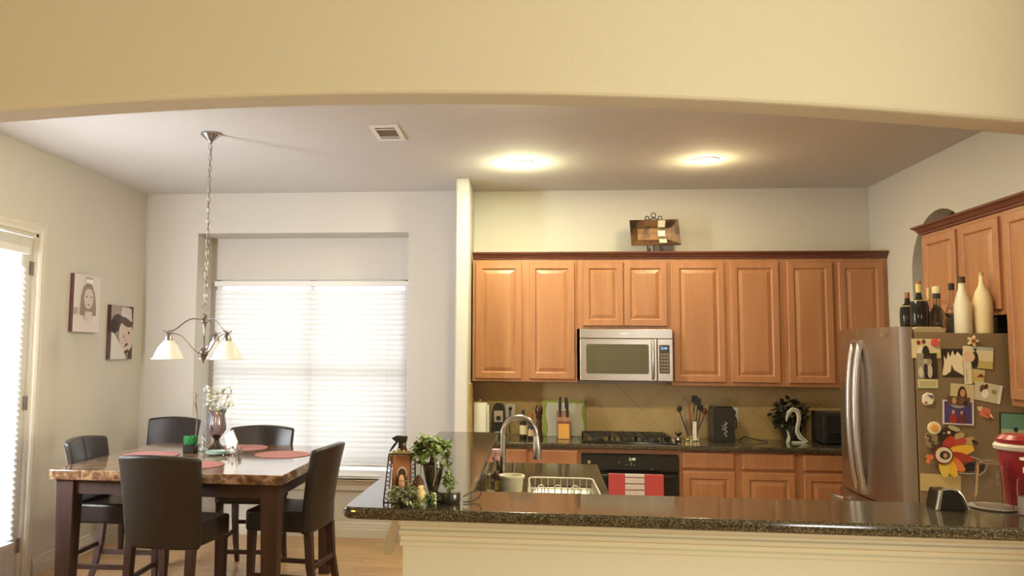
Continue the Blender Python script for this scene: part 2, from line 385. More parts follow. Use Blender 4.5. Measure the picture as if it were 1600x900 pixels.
# pony wall, leg wall and trim
PX = -.46
b = MB(); b.box(PX, XR, 2.95, 3.07, 0, 1.06); struct(b.build('wall_bar_front', WALL))
b = MB(); b.box(PX, PX+.12, 3.07, 5.22, 0, 1.06); struct(b.build('wall_bar_side', WALL))
mp = [(0, 1.06), (.045, 1.06), (.047, 1.05), (.038, 1.035), (.03, 1.012), (.028, 1.0), (.018, .992), (.018, .984), (.028, .979), (.028, .966), (.016, .958), (.014, .944), (.022, .938), (.02, .925), (0, .920)]
b = MB()
pts = [((XR, 2.95), (0, -1)), ((PX, 2.95), (-.4, -1)), ((PX, 5.22), (-.4, 1)), ((PX+.12, 5.22), (0, 1))]
b.rings([[(x+dx*u, y+dy*u, z) for u, z in mp] for (x, y), (dx, dy) in pts]); struct(b.build('trim_1', TRIM))
b = MB()
bp_ = [(0, 0), (.014, 0), (.014, .1), (.004, .115), (0, .12)]
b.rings([[(x+dx*u, y+dy*u, z) for u, z in bp_] for (x, y), (dx, dy) in pts]); struct(b.build('trim_2', TRIM))

def fillet(poly, radii, n=6):
    out = []; N = len(poly)
    for i, (p, r) in enumerate(zip(poly, radii)):
        p = Vector(p); a = Vector(poly[i-1]); c = Vector(poly[(i+1) % N])
        if not r: out.append(tuple(p)); continue
        p0 = p+(a-p).normalized()*r; p1 = p+(c-p).normalized()*r
        for k in range(n+1):
            t = k/n; q = (1-t)**2*p0+2*(1-t)*t*p+t*t*p1; out.append(tuple(q))
    return out
bar = thing('bar_counter', 'raised black speckled granite bar top running along the pony wall and back to the kitchen', 'counter', (1.0, 2.9, 1.06))
poly = fillet([(-.632, 2.69), (XR-.003, 2.63), (XR-.003, 3.09), (-.215, 3.09), (-.205, 5.36), (-.605, 5.36)], [.05, 0, 0, .02, .04, .04])
b = MB(); b.prism(poly, 1.0605, 1.10); b.build('countertop', GRANITE, bar, bevel=.014, seg=4)
for i, yy in enumerate((3.35, 4.6)):
    k = MB()
    k.prism(fillet([(PX+.001, 1.06), (PX-.11, 1.06), (PX-.095, .97), (PX-.122, .885), (PX-.145, .83), (PX-.140, .79), (PX-.108, .79), (PX-.092, .83), (PX-.075, .91), (PX+.001, .93)], [0, .01, .02, .02, .01, .012, .012, .01, .02, 0]), yy-.02, yy+.02, 'XZ')
    o = k.build('bracket', WHITE, bar, bevel=.003); o['label'] = 'white scrolled support bracket'

# lower peninsula counter with the sink
pen = thing('sink_counter', 'lower dark granite counter of the sink peninsula behind the bar', 'counter', (.02, 4.2, .875))
def slab_hole(b, poly_out, hole, z0, z1):
    # outer quad + inner quad, both given as 4 corners in the same winding
    for z, rev in ((z1, False), (z0, True)):
        O = [b.bm.verts.new((*p, z)) for p in poly_out]; I = [b.bm.verts.new((*p, z)) for p in hole]
        for i in range(4):
            f = [O[i], O[(i+1) % 4], I[(i+1) % 4], I[i]]; b.face(f[::-1] if rev else f)
        if rev: Ol, Il = O, I
        else: Oh, Ih = O, I
    for i in range(4):
        j = (i+1) % 4; b.face([Ol[i], Ol[j], Oh[j], Oh[i]]); b.face([Il[j], Il[i], Ih[i], Ih[j]])
SX0, SX1, SY0, SY1 = -.02, .345, 3.55, 4.42
b = MB(); slab_hole(b, [(-.335, 3.095), (.375, 3.095), (.432, 5.29), (-.335, 5.29)], [(SX0, SY0), (SX1, SY0), (SX1, SY1), (SX0, SY1)], .875, .915)
b.build('countertop', GRANITE, pen, bevel=.006, seg=3)
b = MB(); b.box(-.335, -.32, 3.095, 5.25, .9155, 1.0595); b.build('side_splash', GRANITE, pen)
sk = thing('kitchen_sink', 'wide stainless sink set into the peninsula counter', 'sink', (.15, 4.0, .70))
b = MB()
for y0, y1 in ((SY0+.003, SY1-.003),):
    x0, x1 = SX0+.003, SX1-.003; z0 = .72
    lo_ = [(x0+.03, y0+.03), (x1-.03, y0+.03), (x1-.03, y1-.03), (x0+.03, y1-.03)]
    hi_ = [(x0, y0), (x1, y0), (x1, y1), (x0, y1)]
    f = fillet(lo_, [.03]*4, 4); g = fillet(hi_, [.04]*4, 4)
    A = [b.bm.verts.new((*p, z0)) for p in f]; B = [b.bm.verts.new((*p, .905)) for p in g]
    b.face(A)
    for i in range(len(A)): j = (i+1) % len(A); b.face([A[i], A[j], B[j], B[i]])
o = b.build('bowl', STEEL, sk, smooth=True); sm = o.modifiers.new('solid', 'SOLIDIFY'); sm.thickness = .002
for yy in (3.98,): b = MB(); b.lathe([(0, 0), (.04, 0), (.042, .004), (0, .004)], (.15, yy, .721)); b.build('drain', CHROME, sk)

# ------------------------------------------------------------------ cabinetry
DOORP = [(0, 0), (0, .016), (.004, .020), (.050, .020), (.054, .017), (.058, .010), (.064, .009), (.092, .0175), (.10, .018)]
DRAWP = [(0, 0), (0, .013), (.012, .020), (.03, .020)]
def panel(b, u0, u1, z0, z1, face, prof, side):
    """nested rectangle panel. side '-Y' faces camera at y=face ; '-X' faces left at x=face"""
    loops = []
    m = min(u1-u0, z1-z0)/2-.004
    for ins, dep in prof:
        i = min(ins, m)
        q = [(u0+i, z0+i), (u1-i, z0+i), (u1-i, z1-i), (u0+i, z1-i)]
        loops.append([(u, face-dep, z) if side == '-Y' else ((face-dep, u, z) if side == '-X' else (face+dep, u, z)) for u, z in q])
    b.rings(loops)
def cabinet(name, label, x0, x1, yf, yb, z0, z1, doors, drawers=(), group=None, toe=0, open_top=False):
    r = thing(name, label, 'cabinet', ((x0+x1)/2, (yf+yb)/2, z0), 0, group)
    b = MB(); b.box(x0, x1, yf, yb, z0+toe, z1)
    if toe: b.box(x0+.001, x1-.001, yf+.07, yb, z0, z0+toe)
    b.build('cabinet_body', CAB, r, bevel=.0015)
    for (u0, u1, a, c) in doors: k = MB(); panel(k, u0, u1, a, c, yf, DOORP, '-Y'); k.build('door', CAB, r)
    for (u0, u1, a, c) in drawers: k = MB(); panel(k, u0, u1, a, c, yf, DRAWP, '-Y'); k.build('drawer', CAB, r)
    return r
YF = 6.79
cabinet('upper_cabinet', 'tall two-door maple wall cabinet left of the microwave, next to the dividing wall', -.485, .393, YF, YK-.002, 1.385, 2.42, [(-.459, -.07, 1.41, 2.39), (-.006, .373, 1.41, 2.39)], group='maple wall cabinets on the back wall')
cabinet('upper_cabinet', 'short two-door maple wall cabinet directly above the microwave', .3945, 1.164, YF, YK-.002, 1.833, 2.42, [(.442, .776, 1.857, 2.39), (.782, 1.133, 1.857, 2.39)], group='maple wall cabinets on the back wall')
cabinet('upper_cabinet', 'tall two-door maple wall cabinet immediately right of the microwave', 1.1655, 2.064, YF, YK-.002, 1.37, 2.42, [(1.183, 1.597, 1.40, 2.39), (1.648, 2.030, 1.40, 2.39)], group='maple wall cabinets on the back wall')
cabinet('upper_cabinet', 'darkest tall two-door wall cabinet in the back corner behind the refrigerator', 2.0655, 2.887, YF, YK-.002, 1.37, 2.42, [(2.099, 2.455, 1.40, 2.39), (2.504, 2.851, 1.40, 2.39)], group='maple wall cabinets on the back wall')
def crownprof(): return [(0, 0), (.012, 0), (.014, .012), (.022, .016), (.034, .036), (.05, .044), (.052, .056), (0, .056)]
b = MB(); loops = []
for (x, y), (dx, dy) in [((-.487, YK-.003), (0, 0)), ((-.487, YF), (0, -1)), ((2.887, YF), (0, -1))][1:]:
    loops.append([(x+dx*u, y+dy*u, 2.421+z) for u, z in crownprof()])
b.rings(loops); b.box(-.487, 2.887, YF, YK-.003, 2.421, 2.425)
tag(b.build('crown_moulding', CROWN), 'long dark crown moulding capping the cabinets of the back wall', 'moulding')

YB = 6.52
cabinet('base_cabinet', 'maple base cabinet left of the oven, mostly hidden by the peninsula', -.498, .398, YB, YK-.002, 0, .874, [(-.46, -.06, .13, .712), (.0, .38, .13, .712)], [(-.46, -.022, .737, .86), (.08, .38, .737, .86)], toe=.1, group='maple base cabinets on the back wall')
cabinet('base_cabinet', 'maple base cabinet right of the oven with two drawers above two doors', 1.166, 2.064, YB, YK-.002, 0, .874, [(1.19, 1.585, .13, .712), (1.644, 2.038, .13, .712)], [(1.19, 1.585, .737, .86), (1.644, 2.038, .737, .86)], toe=.1, group='maple base cabinets on the back wall')
cabinet('base_cabinet', 'maple base cabinet beside the refrigerator in the far right corner', 2.0655, 2.887, YB, YK-.002, 0, .874, [(2.105, 2.46, .13, .712), (2.5, 2.85, .13, .712)], [(2.105, 2.46, .737, .86), (2.5, 2.85, .737, .86)], toe=.1, group='maple base cabinets on the back wall')
r = thing('oven_cabinet', 'maple oven housing cabinet below the gas cooktop', 'cabinet', (.78, 6.8, 0))
b = MB(); b.box(.3985, .41, YB, YK-.002, .1, .874); b.box(1.153, 1.1655, YB, YK-.002, .1, .874); b.box(.41, 1.153, YB, YK-.002, .84, .874); b.box(.41, 1.153, YB, YK-.002, .1, .14); b.box(.41, 1.153, YB+.07, YK-.002, 0, .1); b.build('cabinet_body', CAB, r)
# peninsula base (doors towards the kitchen)
r = thing('sink_base_cabinet', 'maple sink base cabinet under the peninsula counter', 'cabinet', (0, 4.2, 0))
b = MB(); b.box(-.335, .34, 3.10, 3.50, .1, .874); b.box(-.335, .34, 4.46, 5.24, .1, .874); b.box(-.335, .34, 3.50, 4.46, .1, .68); b.box(.322, .34, 3.5, 4.46, .68, .874)
b.box(-.335, .27, 3.10, 5.24, 0, .1); b.build('cabinet_body', CAB, r)
for y0, y1 in ((3.13, 3.6), (3.65, 4.12), (4.17, 4.64), (4.69, 5.2)):
    k = MB(); panel(k, y0, y1, .13, .712, .34, DOORP, '+X'); k.build('door', CAB, r)
    k = MB(); panel(k, y0, y1, .737, .86, .34, DRAWP, '+X'); k.build('drawer', CAB, r)

# right wall cabinets
XF = 2.62
def cabinet_r(name, label, y0, y1, z0, z1, doors, xf=XF):
    r = thing(name, label, 'cabinet', ((xf+XR)/2, (y0+y1)/2, z0), 0, 'maple wall cabinets on the right wall')
    b = MB(); b.box(xf, XR-.002, y0, y1, z0, z1); b.build('cabinet_body', CAB, r, bevel=.0015)
    for (u0, u1, a, c) in doors: k = MB(); panel(k, u0, u1, a, c, xf, DOORP, '-X'); k.build('door', CAB, r)
cabinet_r('upper_cabinet', 'two-door maple wall cabinet above the refrigerator, behind the bottles', 4.692, 5.615, 1.86, 2.435, [(5.175, 5.585, 1.89, 2.41), (4.72, 5.13, 1.89, 2.41)])
cabinet_r('upper_cabinet', 'long maple wall cabinet cut by the right edge of the photo', 3.78, 4.69, 1.36, 2.435, [(4.26, 4.665, 1.395, 2.41), (3.81, 4.21, 1.395, 2.41)])
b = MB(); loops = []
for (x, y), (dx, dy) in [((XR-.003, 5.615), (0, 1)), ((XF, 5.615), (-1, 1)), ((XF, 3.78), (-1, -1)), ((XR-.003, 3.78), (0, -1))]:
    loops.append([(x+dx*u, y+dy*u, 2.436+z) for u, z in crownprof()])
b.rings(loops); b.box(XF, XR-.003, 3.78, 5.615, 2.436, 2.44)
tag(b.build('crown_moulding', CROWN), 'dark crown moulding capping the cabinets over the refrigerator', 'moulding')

# back counter and backsplash
cut = thing('back_counter', 'black granite countertop along the back wall holding the cooktop', 'counter', (1.2, 6.8, .875))
b = MB(); b.box(-.498, XR-.003, 6.475, YK-.002, .8745, .915); b.build('countertop', GRANITE, cut, bevel=.012, seg=3)
b = MB(); b.box(-.498, XR-.003, YK-.012, YK-.0005, .9155, 1.3695); struct(b.build('wall_backsplash', TILE))
b = MB(); b.box(-.4995, -.485, 6.53, YK-.013, .9155, 1.37); struct(b.build('wall_backsplash_side', TILE))

# ------------------------------------------------------------------ appliances
mw = thing('microwave', 'stainless over-the-range microwave with dark window and keypad', 'microwave', (.786, 6.9, 1.40))
b = MB(); b.box(.411, 1.161, 6.72, YK-.014, 1.405, 1.830); b.build('case', BLACK, mw)
b = MB(); b.box(.411, 1.161, 6.705, 6.72, 1.752, 1.830); b.build('vent_panel', STEEL, mw, bevel=.004)
b = MB(); b.mat(STEEL).box(.411, 1.035, 6.70, 6.72, 1.405, 1.748); b.build('door', STEEL, mw, bevel=.005)
b = MB(); b.prism(fillet([(.462, 1.462), (.968, 1.462), (.968, 1.704), (.462, 1.704)], [.02]*4), 6.697, 6.6995, 'XZ'); b.build('window', pm('microwave_glass', (.10, .085, .05), .32, spec=.3), mw)
b = MB()
for i in range(9): b.box(.53, .90, 6.6955, 6.697, 1.50+i*.02, 1.503+i*.02)
b.build('window_mesh', pm('mw_mesh', (.17, .145, .09), .5), mw)
b = MB(); b.tube(bez((1.0, 6.70, 1.73), (1.0, 6.655, 1.72), (1.0, 6.655, 1.44), (1.0, 6.70, 1.425), 12), .011, 10); b.build('handle', STEEL, mw, smooth=True)
b = MB(); b.box(1.038, 1.161, 6.70, 6.72, 1.405, 1.748); b.build('control_panel', STEEL, mw, bevel=.004)
b = MB(); b.box(1.052, 1.134, 6.697, 6.70, 1.468, 1.700); kp = b.build('keypad', pm('keypad_brown', (.06, .045, .025), .3), mw)
b = MB()
for i in range(6):
    for j in range(3): b.box(1.062+j*.023, 1.080+j*.023, 6.6955, 6.6969, 1.480+i*.027, 1.497+i*.027)
b.build('buttons', pm('keypad_buttons', (.22, .18, .12), .5), kp)
b = MB(); b.box(1.060, 1.126, 6.6955, 6.6969, 1.655, 1.690); b.build('display', BLACKG, kp)
FONT = None
def text(s, size, loc, rot, m, parent, name='lettering', ext=.0006, sx=1):
    cu = bpy.data.curves.new(name, 'FONT'); cu.body = s; cu.size = size; cu.extrude = ext; cu.align_x = 'CENTER'; cu.align_y = 'CENTER'
    o = bpy.data.objects.new(name, cu); C.objects.link(o); dg = bpy.context.evaluated_depsgraph_get(); dg.update()
    me = bpy.data.meshes.new_from_object(o.evaluated_get(dg)); bpy.data.objects.remove(o)
    o = bpy.data.objects.new(name, me); C.objects.link(o); me.materials.clear(); me.materials.append(m)
    o.rotation_euler = rot; o.scale = (sx, 1, 1)
    if parent is not None:
        M = wm(parent).inverted() @ Matrix.LocRotScale(Vector(loc), o.rotation_euler, o.scale); o.parent = parent
        o.location, q, o.scale = M.decompose(); o.rotation_euler = q.to_euler()
    else: o.location = loc
    return o
text('2:40', .026, (1.093, 6.6952, 1.672), (PI/2, 0, 0), pm('blue_led', (.1, .2, .5), .5, emit=(.35, .55, 1), es=1.5), kp, 'clock_digits')
b = MB(); b.box(.745, .80, 6.7035, 6.7049, 1.788, 1.798); b.build('badge', pm('badge', (.75, .73, .7), .3), mw)
b = MB(); b.box(.44, 1.13, 6.74, 7.05, 1.400, 1.405); b.build('underside_vent', BLACKG, mw)

ov = thing('built_in_oven', 'black built-in oven under the cooktop with a towel on its handle', 'oven', (.78, 6.7, .14))
b = MB(); b.box(.411, 1.152, 6.53, 7.05, .142, .838); b.build('case', BLACK, ov)
b = MB(); b.prism([(6.53, .70), (6.495, .70), (6.485, .72), (6.49, .82), (6.50, .838), (6.53, .838)], .405, 1.159, 'YZ'); cp = b.build('control_panel', BLACKG, ov, bevel=.004)
b = MB(); b.box(.405, 1.159, 6.49, 6.53, .142, .694); b.build('door', BLACKG, ov, bevel=.006)
b = MB(); b.tube([(.46, 6.49, .672), (.46, 6.452, .675), (.48, 6.445, .675), (1.084, 6.445, .675), (1.104, 6.452, .675), (1.104, 6.49, .672)], .011, 10); b.build('handle', BLACK, ov, smooth=True)
text('2:40', .03, (.80, 6.486, .80), (PI/2, 0, 0), pm('green_led', (.2, .3, .1), .5, emit=(.75, .95, .45), es=1.0), cp, 'clock_digits')
b = MB(); b.lathe([(0, 0), (.016, 0), (.014, .016), (0, .018)], (0, 0, 0), 16, Matrix.Translation((.462, 6.488, .772)) @ Matrix.Rotation(PI/2, 4, 'X')); b.build('knob', STEEL, cp)
b = MB()
for x, z in ((.70, .775), (.755, .757), (.79, .757), (.815, .757), (.79, .772), (.95, .725)): b.box(x-.006, x+.006, 6.4835, 6.486, z-.003, z+.003)
b.build('button_marks', pm('grey_marks', (.25, .24, .2), .5), cp)

def cloth_strip(b, x0, x1, y, z0, z1, top=.675, seed=0):
    n = 10; rows = []
    for j in range(9):
        z = z1+(z0-z1)*j/8; row = []
        for i in range(n+1):
            x = x0+(x1-x0)*i/n; row.append((x, y-.003*math.sin(i*1.3+seed)*j/8, z))
        rows.append(row)
    for off in (0,):
        V = [[b.bm.verts.new(p) for p in r_] for r_ in rows]
        B = [[b.bm.verts.new((p[0], p[1]+.005, p[2])) for p in r_] for r_ in rows]
        for j in range(8):
            for i in range(n): b.face([V[j][i], V[j][i+1], V[j+1][i+1], V[j+1][i]]); b.face([B[j][i+1], B[j][i], B[j+1][i], B[j+1][i+1]])
        for i in range(n): b.face([V[0][i+1], V[0][i], B[0][i], B[0][i+1]]); b.face([V[8][i], V[8][i+1], B[8][i+1], B[8][i]])
        for j in range(8): b.face([V[j][0], V[j+1][0], B[j+1][0], B[j][0]]); b.face([V[j+1][n], V[j][n], B[j][n], B[j+1][n]])
RED = pm('red_towel_cloth', (.48, .06, .055), .9, sheen=.3, bump=.6, bscale=260)
WCL = pm('white_towel_cloth', (.70, .62, .58), .9, sheen=.3, bump=.5, bscale=260)
for nm, lab, x0, x1, m in (('dish_towel', 'red and white towel, the red half left of the white striped cloth on the oven handle', .612, .735, RED),
                          ('dish_towel', 'white cloth with dark red stripes hanging in the middle of the oven handle', .737, .885, WCL),
                          ('dish_towel', 'plain red towel at the right side of the oven handle', .887, 1.03, RED)):
    if m is RED and x0 < .7: lab = 'plain red towel at the left side of the oven handle'
    t = thing(nm, lab, 'towel', ((x0+x1)/2, 6.43, .42), 0, 'towels hanging on the oven handle')
    b = MB(); cloth_strip(b, x0, x1, 6.424, .42 if m is WCL else .40, .688); b.box(x0, x1, 6.424, 6.466, .6875, .691); b.box(x0, x1, 6.461, 6.466, .52, .688); b.build('cloth', m, t, smooth=True)
    if m is WCL:
        b = MB()
        for z in (.67, .622, .575, .528, .48): b.box(x0, x1, 6.4185, 6.4205, z-.0025, z+.0025)
        b.build('stripes', pm('stripe_red', (.2, .03, .03), .9), t)

ck = thing('gas_cooktop', 'black gas cooktop with cast iron grates on the back counter', 'cooktop', (.79, 6.78, .915))
b = MB(); b.box(.41, 1.165, 6.54, 7.03, .9155, .925); b.build('cooktop_plate', BLACKG, ck, bevel=.004)
for cx in (.56, .79, 1.0):
    b = MB(); w_ = .10
    x0, x1, y0, y1, z = cx-.112, cx+.112, 6.58, 7.0, .965
    for xx in (x0, x1): b.tube([(xx, y0, .926), (xx, y0, z-.01), (xx, y0+.02, z), (xx, y1-.02, z), (xx, y1, z-.01), (xx, y1, .926)], .007, 6)
    for yy in (y0+.04, (y0+y1)/2, y1-.04): b.tube([(x0, yy, z), (x1, yy, z)], .006, 6)
    for yy in (y0+.12, y1-.12):
        b.tube([(cx-.08, yy, z+.006), (cx+.08, yy, z+.006)], .006, 6); b.tube([(cx, yy-.08, z+.006), (cx, yy+.08, z+.006)], .006, 6)
        b.tube([(cx-.075, yy-.075, z+.005), (cx-.05, yy-.05, z+.01)], .006, 6)
    b.build('grate', pm('cast_iron', (.025, .02, .018), .45), ck)
    for yy in (y0+.12, y1-.12):
        b = MB(); b.lathe([(0, 0), (.045, 0), (.045, .01), (.034, .012), (.034, .022), (0, .024)], (cx, yy, .9255)); b.build('burner', pm('burner', (.05, .045, .04), .5), ck)
for i in range(5):
    b = MB(); b.lathe([(0, 0), (.018, 0), (.018, .012), (.015, .03), (0, .032)], (1.138, 6.60+i*.09, .9255), 14); b.build('knob', CHROME if i < 2 else BLACK, ck)

# ------------------------------------------------------------------ refrigerator
fr = thing('refrigerator', 'stainless french-door refrigerator with photos on its brown side', 'refrigerator', (2.45, 5.16, 0))
b = MB(); b.box(2.14, XR-.03, 4.722, 5.60, .04, 1.755); b.box(2.2, XR-.06, 4.76, 5.56, .0, .04); b.build('case', FRSIDE, fr, bevel=.004)
FRD = pm('fridge_steel', (.40, .33, .26), .33, 1)
def fdoor(b, y0, y1, z0, z1):
    fx = lambda y: 2.052-.045*(1-((y-5.16)/.44)**2)
    n = 12; f = [(fx(y0+(y1-y0)*i/n), y0+(y1-y0)*i/n) for i in range(n+1)]
    rr = .012
    pl = [(2.132, y0), (f[0][0]+rr, y0)] + [(f[0][0]+.002, y0+.004)] + f[1:-1] + [(f[-1][0]+.002, y1-.004), (f[-1][0]+rr, y1), (2.132, y1)]
    b.prism(pl, z0, z1, 'XY')
for y0, y1, lab in ((4.722, 5.157, 0), (5.163, 5.598, 1)):
    b = MB(); fdoor(b, y0, y1, .78, 1.79); dd = b.build('door', FRD, fr, smooth=True)
    yy = 5.157-.045 if lab == 0 else 5.163+.045
    k = MB(); k.tube(bez((2.012, yy, 1.715), (1.945, yy, 1.60), (1.945, yy, .93), (2.012, yy, .80), 16), [.012]+[.02]*15+[.012], 12)
    k.box(1.985, 2.02, yy-.02, yy+.02, 1.67, 1.715); k.box(1.985, 2.02, yy-.02, yy+.02, .80, .845)
    k.build('handle', pm('handle_steel', (.66, .65, .68), .3, 1), dd, smooth=True)
b = MB(); b.box(2.0095, 2.0115, 4.80, 4.86, 1.74, 1.752); b.build('badge', CHROME, fr)
b = MB(); fdoor(b, 4.722, 5.598, .06, .772); dd = b.build('freezer_drawer', FRD, fr, smooth=True)
k = MB(); k.tube([(2.02, 4.80, .70), (1.96, 4.80, .715)] + [(1.945, 4.82+i*.085, .715) for i in range(9)] + [(1.96, 5.52, .715), (2.02, 5.52, .70)], .016, 10); k.build('handle', MC['handle_steel'], dd, smooth=True)
for y0 in (4.74, 5.50):
    b = MB(); b.prism(fillet([(2.14, 1.7555), (2.31, 1.7555), (2.31, 1.775), (2.29, 1.79), (2.16, 1.79), (2.14, 1.775)], [0, 0, .01, .01, .01, 0], 3), y0-.01, y0+.065, 'XZ'); b.build('hinge_cover', pm('hinge_tan', (.40, .33, .20), .5), fr, bevel=.004)
b = MB(); b.prism([(5.25, 1.0), (5.50, 1.0), (5.50, 1.5), (5.25, 1.5)], 2.003, 2.0065, 'YZ') if False else None
b.bm.free()

# ------------------------------------------------------------------ flat art helper
def ell(cx, cy, rx, ry, n=20, a=0):
    return [(cx+rx*math.cos(2*PI*i/n)*math.cos(a)-ry*math.sin(2*PI*i/n)*math.sin(a), cy+rx*math.cos(2*PI*i/n)*math.sin(a)+ry*math.sin(2*PI*i/n)*math.cos(a)) for i in range(n)]
def rc(x0, y0, x1, y1): return [(x0, y0), (x1, y0), (x1, y1), (x0, y1)]
def art(shapes, w, h, M, name, parent, lift=.0004, rough=.6):
    """shapes: (polygon in 0..1, colour); M maps (u, v, out) to world"""
    b = MB()
    for k, (pg, c) in enumerate(shapes):
        b.mat(col(c, rough))
        pg = [(min(1, max(0, u)), min(1, max(0, v))) for u, v in pg]
        b.face([b.bm.verts.new(M @ Vector((u*w, v*h, lift*(k+1)))) for u, v in pg])
    return b.build(name, None, parent)
def planeM(o, u, v):
    o, u, v = Vector(o), Vector(u).normalized(), Vector(v).normalized(); n = u.cross(v)
    return Matrix(((u.x, v.x, n.x, o.x), (u.y, v.y, n.y, o.y), (u.z, v.z, n.z, o.z), (0, 0, 0, 1)))
def card(name, label, cat, x0, x1, z0, z1, shapes, base=(.7, .66, .55), rot=0, lift=0, border=0, group='photos and cards stuck on the refrigerator side'):
    w, h = x1-x0, z1-z0; cx, cz = (x0+x1)/2, (z0+z1)/2; y = 4.7215-lift
    a = math.radians(rot); u = (math.cos(a), 0, math.sin(a)); v = (-math.sin(a), 0, math.cos(a))
    o = (cx-u[0]*w/2-v[0]*h/2, y, cz-u[2]*w/2-v[2]*h/2)
    M = planeM(o, u, v)
    r = thing(name, label, cat, (cx, y, z0), 0, group)
    b = MB(); q = [M @ Vector((uu*w, vv*h, k)) for k in (0, .0012) for uu, vv in rc(0, 0, 1, 1)]
    vs = [b.bm.verts.new(p) for p in q]
    for f in ((3,2,1,0),(4,5,6,7),(0,1,5,4),(1,2,6,5),(2,3,7,6),(3,0,4,7)): b.face([vs[i] for i in f])
    b.build('paper', col(base), r)
    if shapes:
        M2 = planeM(M @ Vector((border*w, border*h, .0012)), u, v); art(shapes, w*(1-2*border), h*(1-2*border), M2, 'picture', r)
    return r
K = (.03, .025, .022); CRM = S(225, 212, 175); SK = S(200, 150, 115); SKY = S(205, 215, 205)
card('photo_print', 'small photo of a couple in white and black under the round red magnet', 'photo', 2.124, 2.276, 1.615, 1.722,
     [(rc(0, .35, 1, 1), S(215, 205, 165)), (ell(.3, .2, .13, .4), S(235, 230, 215)), (ell(.48, .25, .13, .4), K), (ell(.24, .8, .07, .12), S(150, 50, 40)), (ell(.42, .85, .07, .12), S(110, 70, 50)), (rc(.7, 0, 1, .3), S(200, 190, 120))], S(220, 208, 165))
card('photo_print', 'black and white photo of a kissing couple on the left of the refrigerator side', 'photo', 2.148, 2.254, 1.502, 1.642,
     [(rc(0, 0, .35, 1), S(160, 150, 130)), (rc(.35, 0, 1, 1), S(50, 42, 38)), (ell(.18, .25, .12, .22), S(215, 205, 185)), (ell(.45, .66, .14, .14), S(190, 180, 160)), (ell(.62, .66, .12, .13), S(160, 145, 125)), (ell(.62, .3, .13, .28), S(200, 190, 170)), (ell(.42, .35, .1, .25), S(60, 50, 45)), (ell(.5, .85, .2, .07), S(60, 50, 44))], S(110, 98, 85), lift=.002)
card('note_card', 'small lined cream note below the black and white photo', 'note', 2.150, 2.256, 1.446, 1.499,
     [(rc(.08, .2+.16*i, .92, .24+.16*i), S(140, 130, 95)) for i in range(4)] + [(rc(0, 0, 1, .08), S(110, 150, 110))], S(218, 210, 165))
card('photo_print', 'photo of bright flames above a dark campfire mound', 'photo', 2.281, 2.392, 1.512, 1.668,
     [([(0, .1), (.1, .5), (.1, .75), (.22, .6), (.3, .9), (.4, .7), (.52, .95), (.62, .75), (.75, .9), (1, .7), (1, 0), (0, 0)], S(235, 225, 195)), ([(.05, 0), (.4, .2), (.45, .45), (.55, .25), (1, .05), (1, 0)], S(70, 50, 38)), (rc(0, 0, 1, .06), K)], S(45, 40, 35))
card('photo_print', 'wedding photo with a man in a black suit before a green field', 'photo', 2.389, 2.548, 1.562, 1.680,
     [(rc(.0, 0, 1, .35), S(195, 185, 110)), (rc(0, .35, 1, .9), S(225, 215, 180)), (rc(.3, .85, 1, 1), S(175, 195, 185)), (ell(.4, .35, .12, .42), K), (ell(.4, .85, .05, .08), S(90, 55, 45)), (ell(.2, .5, .2, .25), S(225, 195, 165))], S(228, 215, 185), rot=-4, lift=.003)
card('paper_strip', 'narrow white paper strip hanging beside the wedding photo', 'note', 2.393, 2.432, 1.474, 1.640, [(rc(.3, .05, .36, .5), S(120, 110, 90))], S(225, 220, 195), lift=.005)
card('note_card', 'torn tan and yellow paper with a brown stain under the wedding photo', 'note', 2.420, 2.500, 1.478, 1.556,
     [(rc(0, 0, 1, .45), S(205, 180, 105)), ([(.5, .45), (1, .5), (.8, .75), (.6, .6)], S(130, 60, 45))], S(205, 190, 140), rot=-8, lift=.001)
card('photo_print', 'portrait photo of a long-haired girl in the middle of the cluster', 'photo', 2.316, 2.439, 1.355, 1.474,
     [(ell(.5, .45, .2, .45), S(80, 50, 38)), (ell(.52, .58, .11, .18), SK), (ell(.52, .1, .25, .22), S(90, 70, 55))], S(205, 192, 150), rot=-4, lift=.004)
card('photo_print', 'small dark photo of two faces overlapping the girl portrait', 'photo', 2.298, 2.416, 1.356, 1.404,
     [(ell(.3, .5, .1, .4), SK), (ell(.65, .5, .13, .4), S(120, 85, 65)), (ell(.8, .3, .1, .3), K)], S(100, 72, 52), rot=-5, lift=.007)
card('greeting_card', 'tilted pale card with a small couple on it, rightmost of the cluster', 'card', 2.440, 2.583, 1.378, 1.480,
     [(ell(.3, .65, .1, .22), S(110, 65, 60)), (ell(.42, .8, .07, .14), S(90, 50, 45)), (ell(.42, .4, .14, .25), S(240, 235, 225)), (ell(.72, .6, .08, .12), S(150, 145, 95)), (rc(.9, 0, 1, 1), S(235, 232, 222))], S(205, 200, 175), rot=-11, lift=.002)
card('photo_print', 'white-bordered purple photo with two people in red', 'photo', 2.270, 2.434, 1.250, 1.384,
     [(rc(0, 0, 1, 1), S(80, 65, 120)), (ell(.5, .9, .3, .2), S(150, 150, 165)), (ell(.32, .15, .14, .3), S(160, 55, 50)), (ell(.32, .52, .06, .1), SK), (ell(.62, .2, .14, .25), S(110, 50, 60)), (ell(.62, .5, .05, .09), SK)], S(215, 205, 215), rot=-2, border=.06, lift=.006)
card('paper_envelope', 'blank tan envelope low on the refrigerator side', 'envelope', 2.141, 2.353, .885, .978, [([(0, 1), (.5, .45), (1, 1)], S(190, 165, 115))] if False else [], S(200, 178, 125), rot=-2, lift=.002)
